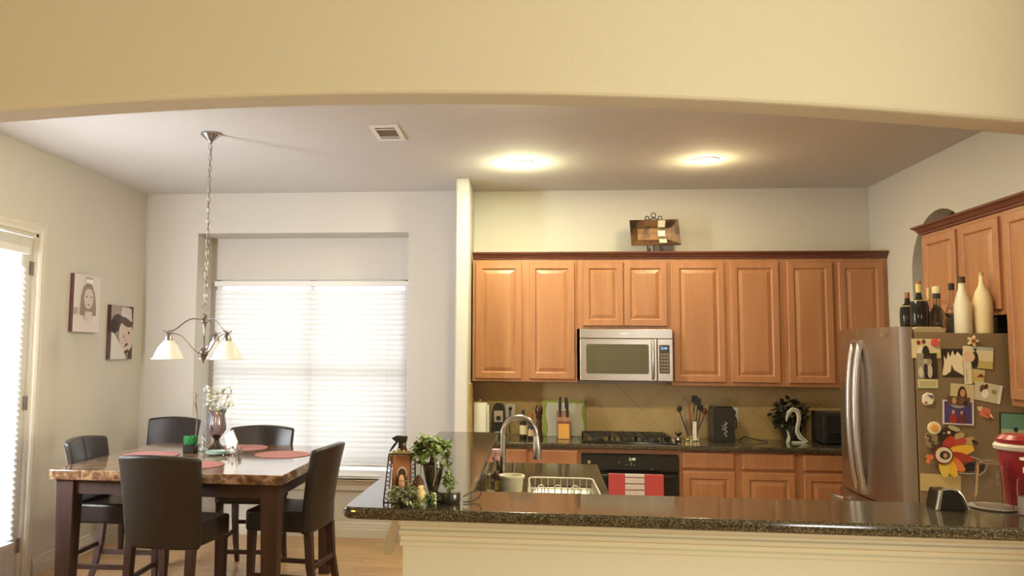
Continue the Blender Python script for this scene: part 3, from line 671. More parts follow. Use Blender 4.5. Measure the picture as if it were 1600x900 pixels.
bc = card('beach_picture', 'beach picture with palm trees in a black edge at the right edge of the photo', 'picture', 2.566, 2.80, 1.160, 1.318,
     [(rc(0, .4, 1, 1), S(105, 150, 130)), (rc(0, 0, 1, .42), S(200, 195, 150)), (rc(0, .3, 1, .42), S(180, 190, 165)), (ell(.35, .42, .06, .09), S(50, 55, 40)), ([(.34, .1), (.36, .1), (.37, .42), (.35, .42)], S(60, 50, 40)), (ell(.75, .36, .06, .07), S(50, 55, 40)), ([(.74, .1), (.76, .1), (.77, .36), (.75, .36)], S(60, 50, 40)), (rc(0, 0, 1, .06), S(90, 45, 35))], K, rot=-2, border=.035, group=None)

# magnets
def magnet(name, label, cat, fn, x, z):
    r = thing(name, label, cat, (x, 4.715, z), 0, 'magnets on the refrigerator side'); fn(r, x, z); return r
def disc(b, x, y, z, r, t=.006, n=20, sx=1, sz=1): b.prism(ell(x, z, r*sx, r*sz, n), y-t, y, 'XZ'); return b
def f_red(r, x, z):
    b = MB(); disc(b, x, 4.7185, z, .023, .007); b.build('disc', col(S(215, 90, 80), .4), r, bevel=.002)
magnet('round_magnet', 'round red magnet over the corner of the couple photo', 'magnet', f_red, 2.246, 1.702)
def f_flower(r, x, z):
    b = MB()
    pg = []
    for i in range(40): a = i*2*PI/40; qq = .024+.009*math.cos(5*a); pg.append((x+qq*math.cos(a), z+qq*math.sin(a)))
    b.prism(pg, 4.712, 4.720, 'XZ')
    b.build('petals', col(S(230, 215, 170), .5), r, bevel=.002); b = MB(); disc(b, x, 4.712, z, .011, .005); b.build('centre', col(S(150, 85, 60), .5), r)
magnet('flower_magnet', 'cream five-petal flower magnet near the top of the refrigerator side', 'magnet', f_flower, 2.446, 1.712)
def f_hedge(r, x, z):
    b = MB(); b.prism([(x-.033, z-.02), (x-.02, z-.035), (x+.02, z-.028), (x+.033, z), (x+.022, z+.032), (x-.008, z+.036), (x-.03, z+.02)], 4.713, 4.7215, 'XZ'); b.build('body', col(S(232, 225, 210), .5), r, bevel=.003)
    b = MB(); b.prism([(x-.008, z+.025), (x+.02, z+.02), (x+.028, z+.0), (x+.01, z+.008)], 4.7105, 4.713, 'XZ'); b.build('painted_patch', col(S(90, 90, 110), .5), r)
    b = MB(); disc(b, x-.015, 4.7125, z-.02, .008, .002, 10); b.build('painted_dot', col(S(190, 100, 90), .5), r)
magnet('shell_magnet', 'white lumpy magnet with a blue patch at the left', 'magnet', f_hedge, 2.200, 1.388)
def f_fish(r, x, z):
    b = MB(); b.prism(fillet([(x-.035, z+.025), (x-.02, z-.02), (x+.02, z-.03), (x+.03, z-.02), (x+.028, z+.02), (x, z+.03)], [.008]*6, 3), 4.713, 4.7215, 'XZ'); b.build('body', col(S(215, 120, 95), .5), r, bevel=.003)
    b = MB(); b.prism([(x-.04, z+.032), (x-.012, z+.034), (x-.02, z+.01), (x-.034, z+.012)], 4.7115, 4.7145, 'XZ'); b.prism([(x+.022, z-.018), (x+.042, z-.032), (x+.03, z-.006)], 4.7115, 4.7145, 'XZ'); b.build('head_and_tail', col(S(225, 210, 165), .5), r)
    b = MB(); disc(b, x-.027, 4.7113, z+.024, .003, .001, 8); b.build('eye', BLACK, r)
magnet('bird_magnet', 'coral pink bird-shaped magnet right of the purple photo', 'magnet', f_fish, 2.492, 1.318)
def f_sun(r, x, z):
    b = MB(); pg = []
    for i in range(36): a = i*2*PI/36; q = .033+.003*(i % 2); pg.append((x+q*math.cos(a), z+q*math.sin(a)))
    b.prism(pg, 4.708, 4.7165, 'XZ'); b.build('white_rim', col(S(235, 225, 190), .5), r); b = MB(); disc(b, x, 4.708, z, .021, .004); b.build('orange_centre', col(S(235, 165, 85), .5), r, bevel=.002)
magnet('daisy_magnet', 'round daisy magnet with an orange centre above the paper turkey', 'magnet', f_sun, 2.222, 1.231)
def f_cow(r, x, z):
    b = MB(); b.prism(fillet([(x-.04, z+.01), (x-.03, z-.04), (x+.025, z-.04), (x+.03, z+.03), (x, z+.045), (x-.03, z+.04)], [.01]*6, 3), 4.7115, 4.7215, 'XZ'); b.build('body', col(S(150, 132, 100), .5), r, bevel=.002)
    b = MB(); b.tube([(x-.03, 4.7105, z+.03), (x-.01, 4.7105, z+.02), (x-.02, 4.7105, z-.005), (x+.005, 4.7105, z-.01), (x-.01, 4.7105, z-.03), (x+.02, 4.7105, z-.028)], .004, 6); b.build('dark_scroll', BLACK, r)
magnet('scroll_magnet', 'tan magnet with a dark scroll left of the turkey head', 'magnet', f_cow, 2.212, 1.163)
def f_dark(r, x, z):
    b = MB(); b.prism(fillet([(x-.05, z-.03), (x+.0, z-.045), (x+.05, z-.01), (x+.05, z+.03), (x+.01, z+.04), (x-.03, z+.02)], [.012]*6, 3), 4.712, 4.7215, 'XZ'); b.build('body', col(S(62, 38, 32), .5), r, bevel=.003)
    b = MB(); disc(b, x+.018, 4.712, z+.012, .009, .002, 12); disc(b, x-.008, 4.712, z+.008, .004, .002, 8); b.build('spots', col(S(215, 205, 175), .5), r)
    b = MB(); b.prism(ell(x+.045, z+.035, .032, .013, 14, -.35), 4.709, 4.712, 'XZ'); b.build('pale_top', col(S(190, 175, 140), .5), r)
magnet('bear_magnet', 'dark brown spotted magnet tucked behind the turkey feathers', 'magnet', f_dark, 2.280, 1.195)
# paper turkey with leaf feathers
tk = thing('paper_turkey', 'paper craft turkey with red and yellow feathers and a photo face', 'craft', (2.30, 4.71, .97))
cx, cz = 2.262, 1.085
def leafp(cx, cz, a, L, W, tip=.15, n=8):
    pts = []
    for i in range(n+1): t = i/n; pts.append((t*L, W*math.sin(PI*min(1, t*(1-tip)+.0)**.8)))
    for i in range(n, -1, -1): t = i/n; pts.append((t*L, -W*math.sin(PI*min(1, t*(1-tip))**.8)))
    pts = pts[1:-1]
    return [(cx+u*math.cos(a)-v*math.sin(a), cz+u*math.sin(a)+v*math.cos(a)) for u, v in pts]
for i, (a, L, W, c) in enumerate(((48, .165, .032, (190, 165, 120)), (28, .19, .038, (195, 165, 110)), (36, .15, .03, (190, 80, 58)), (62, .115, .03, (185, 65, 50)), (14, .165, .032, (235, 185, 60)), (-8, .155, .028, (175, 62, 48)), (-38, .135, .03, (225, 130, 70)), (-62, .13, .03, (235, 190, 65)), (-88, .12, .03, (225, 195, 85)))):
    b = MB(); y = 4.714-.0012*i; b.prism(leafp(cx, cz, math.radians(a), L, W), y-.001, y, 'XZ'); o = b.build('feather', col(S(*c), .8), tk)
b = MB(); disc(b, cx-.003, 4.7025, cz, .052, .002, 28); b.build('body_disc', col(S(120, 50, 40), .7), tk)
b = MB(); disc(b, cx, 4.7003, cz, .043, .001, 28); b.build('face_ring', col(S(225, 215, 190), .7), tk)
b = MB(); disc(b, cx+.004, 4.699, cz, .027, .001, 22, 1, .85); b.build('photo_disc', col(S(70, 50, 42), .7), tk)
b = MB(); disc(b, cx+.006, 4.6977, cz-.002, .014, .001, 16, .8, 1); b.build('photo_face', col(S(190, 145, 110), .7), tk)
b = MB(); b.prism([(cx-.050, cz-.002), (cx-.085, cz+.0), (cx-.10, cz-.012), (cx-.085, cz-.018), (cx-.094, cz-.04), (cx-.078, cz-.05), (cx-.068, cz-.028), (cx-.048, cz-.018)], 4.704, 4.706, 'XZ'); b.build('beak', col(S(230, 125, 75), .7), tk)
b = MB(); b.prism(ell(2.425, 1.158, .018, .010, 14, -.7), 4.700, 4.7015, 'XZ'); b.build('feather_photo', col(S(60, 48, 40), .7), tk)
# wire key ring shape
b = MB(); b.tube([(2.345, 4.712, 1.078), (2.40, 4.712, 1.082), (2.455, 4.712, 1.062), (2.48, 4.712, 1.03), (2.455, 4.712, .998), (2.40, 4.712, .985), (2.34, 4.712, .99)], .004, 6)
wr = thing('wire_magnet', 'curved silver wire magnet holding a dark plate behind the glass pitcher', 'magnet', (2.42, 4.712, .985)); b.build('wire', CHROME, wr)
b = MB(); b.prism(fillet([(2.375, .995), (2.455, 1.005), (2.46, 1.04), (2.40, 1.045), (2.37, 1.02)], [.008]*5, 3), 4.7135, 4.7215, 'XZ'); b.build('dark_plate', col(S(40, 35, 32), .4), wr)

# ------------------------------------------------------------------ bottles on the refrigerator
def bottle(name, label, x, y, z, prof, m, extras=(), sx=1, sy=1, cat='bottle', group='bottles on top of the refrigerator'):
    r = thing(name, label, cat, (x, y, z), 0, group)
    b = MB(); b.lathe(prof, (x, y, z), 24, sx=sx, sy=sy); b.build('body', m, r, smooth=True)
    for nm, mm, pr in extras:
        k = MB(); k.lathe(pr, (x, y, z), 20, sx=sx if nm in ('label_band', 'twine') else 1, sy=sy if nm in ('label_band', 'twine') else 1); k.build(nm, mm, r, smooth=True)
    return r
FZ = 1.7565
CORK = col(S(150, 95, 65), .8); TW = col(S(200, 180, 130), .9); PAPER = col(S(215, 195, 120), .7)
def q(r_, z_): return (r_, z_)
bottle('glass_bottle', 'short round black bottle, leftmost on top of the refrigerator', 2.218, 4.962, FZ, [(0, 0), (.036, 0), (.042, .01), (.043, .12), (.038, .16), (.016, .18), (.013, .21), (.0, .21)], BLACKG, [('cork', CORK, [(0, .21), (.013, .21), (.014, .243), (0, .243)]), ('twine', TW, [(.0385, .158), (.041, .161), (.0385, .164)])])
bottle('glass_bottle', 'broad black flask with twine and a gold neck beside the shortest bottle', 2.237, 4.862, FZ, [(0, 0), (.045, 0), (.05, .01), (.05, .15), (.042, .185), (.018, .20), (.013, .235), (.0, .235)], BLACKG, [('gold_neck', col(S(215, 185, 110), .4), [(0, .235), (.014, .235), (.015, .285), (0, .285)]), ('cork', CORK, [(0, .285), (.015, .285), (.015, .30), (0, .30)]), ('twine', TW, [(.042, .184), (.0445, .187), (.042, .19)])])
GL2 = pm('tinted_clear_glass', (.88, .84, .78), .03, trans=1, ior=1.35)
bottle('glass_bottle', 'small slim bottle with a yellow label between black flask and clear decanter', 2.335, 4.955, FZ, [(0, 0), (.022, 0), (.024, .008), (.024, .12), (.010, .16), (.009, .20), (0, .20)], GL2, [('label_band', PAPER, [(.0245, .05), (.0245, .12)]), ('cork', TW, [(0, .20), (.010, .20), (.011, .27), (0, .27)])])
bottle('glass_decanter', 'round cut-glass decanter with a pale stopper and black collar', 2.334, 4.86, FZ, [(0, 0), (.036, 0), (.043, .02), (.044, .07), (.037, .12), (.02, .155), (.017, .20), (0, .20)], GL2, [('collar', BLACK, [(0, .20), (.02, .20), (.02, .23), (0, .23)]), ('stopper', col(S(205, 190, 150), .5), [(0, .23), (.022, .23), (.024, .262), (.018, .272), (0, .272)])])
bottle('glass_bottle', 'clear bottle with a dark cap standing behind the white bottle', 2.485, 5.00, FZ, [(0, 0), (.036, 0), (.038, .01), (.038, .12), (.014, .19), (.012, .26), (0, .26)], GL2, [('cap', BLACK, [(0, .26), (.016, .26), (.017, .30), (0, .305)])])
bottle('glass_bottle', 'pear-shaped clear bottle with a dark contents beside the decanter', 2.405, 4.99, FZ, [(0, 0), (.03, 0), (.034, .02), (.034, .06), (.02, .11), (.010, .16), (.009, .20), (0, .20)], pm('dark_liquor', (.09, .05, .03), .05, trans=.4), [('cap', BLACK, [(0, .20), (.012, .20), (.012, .22), (0, .22)])])
bottle('painted_bottle', 'white painted square-shouldered bottle with dark cap on the refrigerator', 2.437, 4.79, FZ, [(0, 0), (.042, 0), (.044, .008), (.043, .16), (.036, .19), (.018, .25), (.015, .285), (0, .285)], col(S(222, 212, 190), .5), [('cap', col(S(70, 50, 40), .4), [(0, .285), (.019, .285), (.019, .32), (0, .322)])])
bottle('painted_bottle', 'tallest cream painted bottle, rightmost on the refrigerator', 2.541, 4.785, FZ, [(0, 0), (.045, 0), (.048, .01), (.050, .14), (.047, .19), (.034, .235), (.018, .265), (.013, .29), (.012, .325), (.0, .325)], col(S(222, 205, 165), .55), [('cork', col(S(195, 165, 105), .7), [(0, .325), (.011, .325), (.012, .342), (0, .342)])])
b = MB(); b.lathe([(0, 0), (.05, 0), (.052, .06), (.046, .11), (.04, .12), (0, .12)], (2.42, 5.12, FZ)); tag(b.build('dark_jar', BLACKG, smooth=True), 'low dark jar half hidden behind the bottles', 'jar')
b = MB(); b.box(2.62, 2.84, 4.80, 5.3, FZ, FZ+.09); tag(b.build('storage_box', BLACK, bevel=.006), 'low black box behind the tall cream bottle', 'box')

# ------------------------------------------------------------------ back counter items (z = .9155)
CZ = .9155
pt = thing('paper_towel_holder', 'upright roll of white paper towels at the left end of the back counter', 'paper towels', (-.438, 6.88, CZ))
b = MB(); b.lathe([(0, 0), (.075, 0), (.075, .010), (0, .012)], (-.42, 6.88, CZ)); b.build('base', CHROME, pt)
b = MB(); b.lathe([(.018, .014), (.060, .014), (.060, .285), (.018, .285)], (-.42, 6.88, CZ)); b.prism([(-.363, 6.86), (-.360, 6.84), (-.345, 6.835), (-.344, 6.838), (-.357, 6.845), (-.359, 6.862)], CZ+.02, CZ+.27); b.build('paper_roll', pm('paper_white', (.8, .78, .74), .9), pt, smooth=True)
b = MB(); b.cyl((-.42, 6.88, CZ), (-.42, 6.88, CZ+.30), .006); b.ball((-.42, 6.88, CZ+.308), .011); b.build('rod', CHROME, pt, smooth=True)
b = MB(); b.cyl((-.337, 6.83, CZ+.005), (-.337, 6.83, CZ+.19), .004); b.ball((-.337, 6.83, CZ+.19), .007); b.box(-.36, -.333, 6.826, 6.834, CZ+.002, CZ+.008); b.build('tension_arm', CHROME, pt)
cm = thing('can_opener', 'black upright can opener with a silver panel on the back counter', 'can opener', (-.265, 6.85, CZ))
b = MB(); b.prism(fillet([(-.325, CZ), (-.205, CZ), (-.208, CZ+.22), (-.225, CZ+.285), (-.30, CZ+.285), (-.318, CZ+.22)], [.005, .005, .03, .03, .03, .03], 4), 6.79, 6.91, 'XZ'); b.build('body', BLACK, cm, bevel=.006)
b = MB(); b.box(-.30, -.225, 6.783, 6.79, CZ+.13, CZ+.225); b.build('silver_panel', pm('panel_silver', (.5, .46, .44), .3, .6), cm, bevel=.002)
b = MB(); b.box(-.29, -.235, 6.787, 6.79, CZ+.045, CZ+.05); b.build('logo_line', WHITE, cm)
b = MB(); b.lathe([(0, 0), (.02, 0), (.02, .01), (0, .012)], (0,0,0), 16, Matrix.Translation((-.262, 6.783, CZ+.165)) @ Matrix.Rotation(PI/2, 4, 'X')); b.build('dial', BLACK, cm)
def outlet(label, x, z, plug=True):
    r = thing('power_outlet', label, 'outlet', (x, YK-.015, z), 0, 'white outlets on the backsplash')
    b = MB(); b.box(x-.04, x+.04, YK-.018, YK-.0122, z-.06, z+.06); b.build('plate', WHITE, r, bevel=.003)
    for dz in (-.028, .028): b = MB(); b.box(x-.017, x+.017, YK-.0205, YK-.0182, z-.014+dz, z+.014+dz); b.build('socket', col(S(205, 198, 180), .4), r, bevel=.002)
    if plug:
        b = MB(); b.lathe([(0, 0), (.016, 0), (.012, .03), (0, .035)], (0, 0, 0), 14, Matrix.Translation((x, YK-.021, z+.02)) @ Matrix.Rotation(PI/2, 4, 'X'))
        b.tube([(x, YK-.05, z+.02), (x, YK-.06, z-.03), (x-.01, YK-.045, z-.09), (x+.0, YK-.05, CZ+.01)], .004, 6)
        tag(b.build('power_plug', BLACK, smooth=True), 'black plug and cord in the ' + ('left' if x < 0 else 'right') + ' backsplash outlet', 'plug')
outlet('white wall outlet beside the black can opener', -.17, 1.12)
outlet('white wall outlet just right of the black coffee maker', 1.725, 1.12)
OIL = pm('dark_oil_glass', (.02, .014, .008), .06, coat=.3)
bottle('oil_bottle', 'dark oil bottle with a pale label behind the faucet', -.055, 6.72, CZ, [(0, 0), (.028, 0), (.03, .006), (.03, .13), (.012, .17), (.011, .22), (0, .22)], OIL, [('label_band', col(S(195, 180, 140), .7), [(.0305, .04), (.0305, .115)]), ('cap', BLACK, [(0, .22), (.013, .22), (.013, .24), (0, .24)])], group='bottles on the back counter')
bottle('sauce_bottle', 'small red-necked sauce bottle between oil bottle and pepper mill', .012, 6.71, CZ, [(0, 0), (.028, 0), (.03, .005), (.03, .10), (.012, .14), (.010, .19), (0, .19)], OIL, [('label_band', col(S(180, 150, 110), .7), [(.0305, .03), (.0305, .08)]), ('cap', col(S(140, 60, 40), .5), [(0, .16), (.0125, .16), (.012, .215), (0, .215)])], group='bottles on the back counter')
pmill = thing('pepper_mill', 'tall turned dark wood pepper mill on the back counter', 'pepper mill', (.075, 6.74, CZ))
b = MB(); b.lathe([(0, 0), (.032, 0), (.033, .02), (.026, .05), (.021, .09), (.026, .12), (.019, .15), (.026, .19), (.0, .19)], (.075, 6.74, CZ)); b.build('body', pm('dark_mill_wood', (.05, .018, .012), .25), pmill, smooth=True)
b = MB(); b.lathe([(0, .193), (.022, .193), (.031, .215), (.032, .25), (.022, .275), (0, .282)], (.075, 6.74, CZ)); b.build('head', MC['dark_mill_wood'], pmill, smooth=True)
def wavy(x0, x1, z0, z1, amp, n=14):
    L = [(x0+amp*math.sin(i/n*2.2*PI), z0+(z1-z0)*i/n) for i in range(n+1)]; Rr = [(x1+amp*math.sin(i/n*2.2*PI), z0+(z1-z0)*i/n) for i in range(n+1)]
    return L+Rr[::-1]
Ml = lambda y: Matrix.Translation((0, y, CZ)) @ Matrix.Rotation(math.radians(-6), 4, 'X') @ Matrix.Translation((0, -y, -CZ))
b = MB(); b.prism([(.105, CZ), (.475, CZ), (.475, CZ+.30), (.105, CZ+.30)], 7.03, 7.038, 'XZ', Ml(7.034)); tag(b.build('cutting_board', col(S(150, 160, 60), .5), bevel=.002), 'green cutting board leaning on the backsplash', 'cutting board', 'cutting boards behind the knife block')
b = MB(); b.prism(wavy(.145, .455, CZ, CZ+.285, .010), 7.012, 7.020, 'XZ', Ml(7.016)); tag(b.build('cutting_board', col(S(200, 195, 172), .5), bevel=.002), 'white wavy-edged cutting board in front of the green one', 'cutting board', 'cutting boards behind the knife block')
kb = thing('knife_block', 'wooden knife block with black-handled knives before the cutting boards', 'knife block', (.28, 6.86, CZ))
KW = wood_mat('knife_block_wood', (.16, .055, .03), (.20, .07, .04), (.25, .095, .055), 'Z', 3)
b = MB(); b.prism([(6.78, CZ), (6.93, CZ), (6.95, CZ+.20), (6.86, CZ+.23), (6.78, CZ+.15)], .225, .335, 'YZ'); b.build('block', KW, kb, bevel=.004)
b = MB(); b.box(.235, .325, 6.776, 6.7795, CZ+.003, CZ+.125); b.build('front_panel', col(S(205, 150, 75), .4), kb)
for i, (x, y, h) in enumerate(((.25, 6.82, .055), (.25, 6.86, .085), (.255, 6.90, .08), (.31, 6.82, .05), (.312, 6.86, .075), (.305, 6.90, .075))):
    k = MB(); z = CZ+.15+(y-6.78)*.95; k.box(x-.011, x+.011, y-.013, y+.013, z-.02, z+h); o = k.build('knife_handle', BLACK, kb, bevel=.005)
# right of the cooktop
hg = thing('candle_cup', 'small hourglass-shaped chrome candle holder with thin wires', 'candle holder', (1.215, 6.80, CZ))
b = MB(); b.lathe([(0, 0), (.022, 0), (.024, .01), (.008, .03), (.008, .04), (.03, .065), (.028, .075), (0, .072)], (1.215, 6.80, CZ), 16); b.build('cup', pm('dark_chrome', (.3, .26, .22), .15, 1), hg, smooth=True)
b = MB()
for dx in (-.02, .02): b.cyl((1.215+dx, 6.80, CZ+.07), (1.215+dx*.8, 6.80, CZ+.22), .0015, n=6)
b.build('wires', CHROME, hg)
uc = thing('utensil_holder', 'chrome cage utensil holder beside the black coffee maker', 'utensil holder', (1.34, 6.88, CZ))
b = MB(); b.lathe([(0, 0), (.05, 0), (.05, .006), (0, .006)], (1.335, 6.86, CZ))
for i in range(16): a = i*PI/8; b.cyl((1.335+.048*math.cos(a), 6.86+.048*math.sin(a), CZ), (1.335+.048*math.cos(a), 6.86+.048*math.sin(a), CZ+.17), .002, n=5)
for z in [.02*i for i in range(1, 9)]: b.tube([(1.335+.048*math.cos(a*PI/12), 6.86+.048*math.sin(a*PI/12), CZ+z) for a in range(24)], .0015, 5, True)
b.build('cage', CHROME, uc)
b = MB(); b.box(1.33, 1.36, 6.80, 6.806, CZ+.01, CZ+.16); b.build('white_strip', col(S(215, 205, 185), .5), uc)
for i, (dx, dy, tx, tz, kind, cc) in enumerate(((-.02, 0, -.10, .27, 'spoon', K), (-.03, .01, -.06, .31, 'whisk', (.25, .22, .2)), (0, .02, -.02, .33, 'stick', S(150, 70, 50)), (.01, -.01, .005, .31, 'stick', S(170, 120, 90)), (.02, 0, .05, .33, 'turner', K), (.03, .01, .075, .28, 'spoon', K), (.02, .02, .11, .25, 'spoon', S(90, 45, 35)), (-.01, .02, .03, .35, 'turner', K))):
    b = MB(); p0 = Vector((1.335+dx, 6.86+dy, CZ+.01)); p1 = Vector((1.335+tx, 6.86+dy, CZ+tz-.03)); b.cyl(p0, p1, .005, .005, 8)
    if kind == 'spoon': b.ball(p1+Vector((0, 0, .02)), .022, 12, (1, .35, 1.3))
    elif kind == 'turner': b.box(p1.x-.025, p1.x+.025, p1.y-.003, p1.y+.003, p1.z-.01, p1.z+.05)
    elif kind == 'whisk':
        for k in range(4): a = k*PI/4; b.tube([(p1.x+.018*math.cos(a)*math.sin(t*PI/6), p1.y+.018*math.sin(a)*math.sin(t*PI/6), p1.z+.012*t) for t in range(7)], .0015, 5)
    lab = ['black spoon leaning far left in the utensil holder', 'wire whisk in the utensil holder', 'reddish brown handle upright in the utensil holder', 'pinkish wooden handle upright in the utensil holder', 'wide black turner right of the wooden handles', 'black spoon leaning right in the utensil holder', 'brown spoon leaning farthest right in the utensil holder', 'tallest black turner at the back of the utensil holder'][i]
    tag(b.build('kitchen_utensil', col(cc, .4), smooth=True), lab, 'utensil', 'utensils in the cage holder')
cmk = thing('coffee_maker', 'black box-shaped coffee maker with pale script on its front', 'coffee maker', (1.575, 6.88, CZ))
b = MB(); b.prism(fillet([(1.49, CZ), (1.66, CZ), (1.662, CZ+.245), (1.655, CZ+.275), (1.495, CZ+.275), (1.488, CZ+.245)], [.006, .006, .01, .01, .01, .01], 3), 6.78, 6.98, 'XZ'); b.build('body', BLACK, cmk, bevel=.008)
b = MB(); b.prism(fillet([(1.495, CZ+.275), (1.655, CZ+.275), (1.64, CZ+.288), (1.51, CZ+.288)], [0, 0, .004, .004], 3), 6.79, 6.97, 'XZ'); b.build('lid', BLACKG, cmk, bevel=.003)
b = MB(); sq = [(1.585+.012*math.sin(i*.9)*(1-.3*math.cos(i*.4)), 6.777, CZ+.045+i*.0047) for i in range(26)]; b.tube(sq, .0026, 5); b.tube([(1.56, 6.777, CZ+.10), (1.568, 6.777, CZ+.12), (1.561, 6.777, CZ+.135)], .002, 5); b.build('script_lettering', col(S(190, 185, 170), .5), cmk)
b = MB(); b.tube([(1.662, 6.86, CZ+.20), (1.69, 6.86, CZ+.19), (1.69, 6.86, CZ+.11), (1.662, 6.86, CZ+.10)], .006, 8); b.build('handle', BLACK, cmk, smooth=True)
b = MB(); b.tube([(1.74, 6.95, CZ+.006), (1.76, 6.90, CZ+.035), (1.80, 6.86, CZ+.03), (1.88, 6.84, CZ+.012), (1.93, 6.83, CZ+.006), (1.91, 6.80, CZ+.006)], .005, 6); tag(b.build('loose_cable', BLACK, smooth=True), 'loose black cord lying on the counter right of the coffee maker', 'cord')
# zebra swan
def stripe_mat():
    m = bpy.data.materials.new('zebra_glaze'); m.use_nodes = True; nt = m.node_tree; b_ = nt.nodes['Principled BSDF']
    at_ = nt.nodes.new('ShaderNodeAttribute'); at_.attribute_name = 'stripe'
    r_ = nt.nodes.new('ShaderNodeValToRGB'); r_.color_ramp.interpolation = 'CONSTANT'
    W_, K_ = (.62, .58, .50, 1), (.05, .04, .035, 1)
    e = r_.color_ramp.elements; e[0].position = 0; e[0].color = K_; e[1].position = .14; e[1].color = W_
    for p_, c_ in ((.32, K_), (.44, W_), (.56, K_), (.70, W_), (.86, K_)): k_ = e.new(p_); k_.color = c_
    nt.links.new(at_.outputs['Fac'], r_.inputs['Fac']); nt.links.new(r_.outputs['Color'], b_.inputs['Base Color']); b_.inputs['Roughness'].default_value = .2
    return m
sw = thing('swan_sculpture', 'black and white striped abstract swan sculpture on the counter', 'sculpture', (2.15, 6.84, CZ))
path = [(2.083, 1.085), (2.087, 1.12), (2.105, 1.16), (2.135, 1.185), (2.165, 1.175), (2.182, 1.14), (2.180, 1.09), (2.168, 1.045), (2.165, 1.005), (2.185, .965), (2.215, .94), (2.245, .925)]
hw = [.004, .014, .022, .024, .024, .022, .020, .020, .023, .026, .020, .010]
me_ = bmesh.new(); lay = me_.verts.layers.float.new('stripe'); V = []
for i, ((x, z), h_) in enumerate(zip(path, hw)):
    a_ = Vector(path[max(i-1, 0)]); c_ = Vector(path[min(i+1, len(path)-1)]); t_ = (c_-a_).normalized(); n_ = Vector((-t_.y, t_.x)); row = []
    for k in range(17):
        s_ = k/16*2-1; yy = math.sqrt(max(0, 1-s_*s_))*.014
        vv = me_.verts.new((x+n_.x*h_*s_, 6.84-yy, z+n_.y*h_*s_)); vv[lay] = (s_+1)/2; row.append(vv)
    for k in range(15, 0, -1):
        s_ = k/16*2-1; yy = math.sqrt(max(0, 1-s_*s_))*.014
        vv = me_.verts.new((x+n_.x*h_*s_, 6.84+yy, z+n_.y*h_*s_)); vv[lay] = (s_+1)/2; row.append(vv)
    V.append(row)
for A, B_ in zip(V, V[1:]):
    for k in range(len(A)): me_.faces.new([A[k], A[(k+1) % len(A)], B_[(k+1) % len(A)], B_[k]])
me_.faces.new(V[0]); me_.faces.new(V[-1])
b = MB(); b.bm.free(); b.bm = me_; b.build('body', stripe_mat(), sw, smooth=True)
b = MB(); b.prism([(2.079, CZ), (2.10, CZ), (2.11, .955), (2.098, 1.0), (2.085, 1.02), (2.094, .97)], 6.828, 6.852, 'XZ'); b.prism([(2.12, CZ), (2.23, CZ), (2.22, CZ+.012), (2.13, CZ+.012)], 6.82, 6.86, 'XZ'); b.build('tail_and_base', col(S(190, 182, 165), .3), sw, bevel=.002)
def foliage(b, c, R, n, size, seed, lo=-1.0):
    rnd = random.Random(seed)
    for i in range(n):
        while True:
            p = Vector((rnd.uniform(-1, 1), rnd.uniform(-1, 1), rnd.uniform(lo, 1)))
            if .3 < p.length < 1: break
        p = Vector((c[0]+p.x*R[0], c[1]+p.y*R[1], c[2]+p.z*R[2])); leaf(b, p, rnd, size*rnd.uniform(.7, 1.2))
def leaf(b, p, rnd, s):
    M = Matrix.Translation(p) @ Matrix.Rotation(rnd.uniform(0, 6.3), 4, 'Z') @ Matrix.Rotation(rnd.uniform(-.9, 1.2), 4, 'Y') @ Matrix.Rotation(rnd.uniform(-.6, .6), 4, 'X')
    L = [(0, 0, 0), (.35*s, .38*s, .10*s), (.75*s, .30*s, .06*s), (1.1*s, 0, -.08*s), (.75*s, -.30*s, .06*s), (.35*s, -.38*s, .10*s), (.5*s, 0, 0)]
    v = [b.bm.verts.new(M @ Vector(q_)) for q_ in L]
    for f in ((0, 6, 1), (1, 6, 2), (2, 6, 3), (3, 6, 4), (4, 6, 5), (5, 6, 0)): b.face([v[i] for i in f])
dp = thing('dark_plant', 'dark leafy plant in a black pot behind the striped swan', 'plant', (2.16, 6.97, CZ))
b = MB(); b.lathe([(0, 0), (.06, 0), (.085, .10), (.088, .11), (.08, .11), (.05, .10), (0, .10)], (2.16, 6.97, CZ)); b.build('pot', BLACK, dp, smooth=True)
b = MB(); foliage(b, (2.15, 6.965, 1.13), (.15, .09, .14), 230, .045, 3); b.build('foliage', pm('dark_leaf', (.025, .028, .016), .5), dp)
to = thing('toaster_oven', 'black toaster oven at the right end of the back counter', 'toaster oven', (2.54, 6.85, CZ))
b = MB(); b.box(2.33, 2.76, 6.72, 7.0, CZ+.012, CZ+.255); [b.box(x, x+.03, y, y+.03, CZ, CZ+.012) for x in (2.35, 2.7) for y in (6.74, 6.95)]; b.build('case', BLACK, to, bevel=.01)
b = MB(); b.box(2.35, 2.66, 6.712, 6.72, CZ+.04, CZ+.23); b.build('glass_door', BLACKG, to, bevel=.004)
b = MB(); b.tube([(2.37, 6.712, CZ+.105), (2.37, 6.69, CZ+.105), (2.64, 6.69, CZ+.105), (2.64, 6.712, CZ+.105)], .005, 8); b.build('handle', pm('dull_chrome', (.25, .24, .22), .3, 1), to)
b = MB(); b.lathe([(0, 0), (.018, 0), (.016, .015), (0, .016)], (0, 0, 0), 14, Matrix.Translation((2.71, 6.72, CZ+.19)) @ Matrix.Rotation(PI/2, 4, 'X')); b.build('knob', BLACK, to)

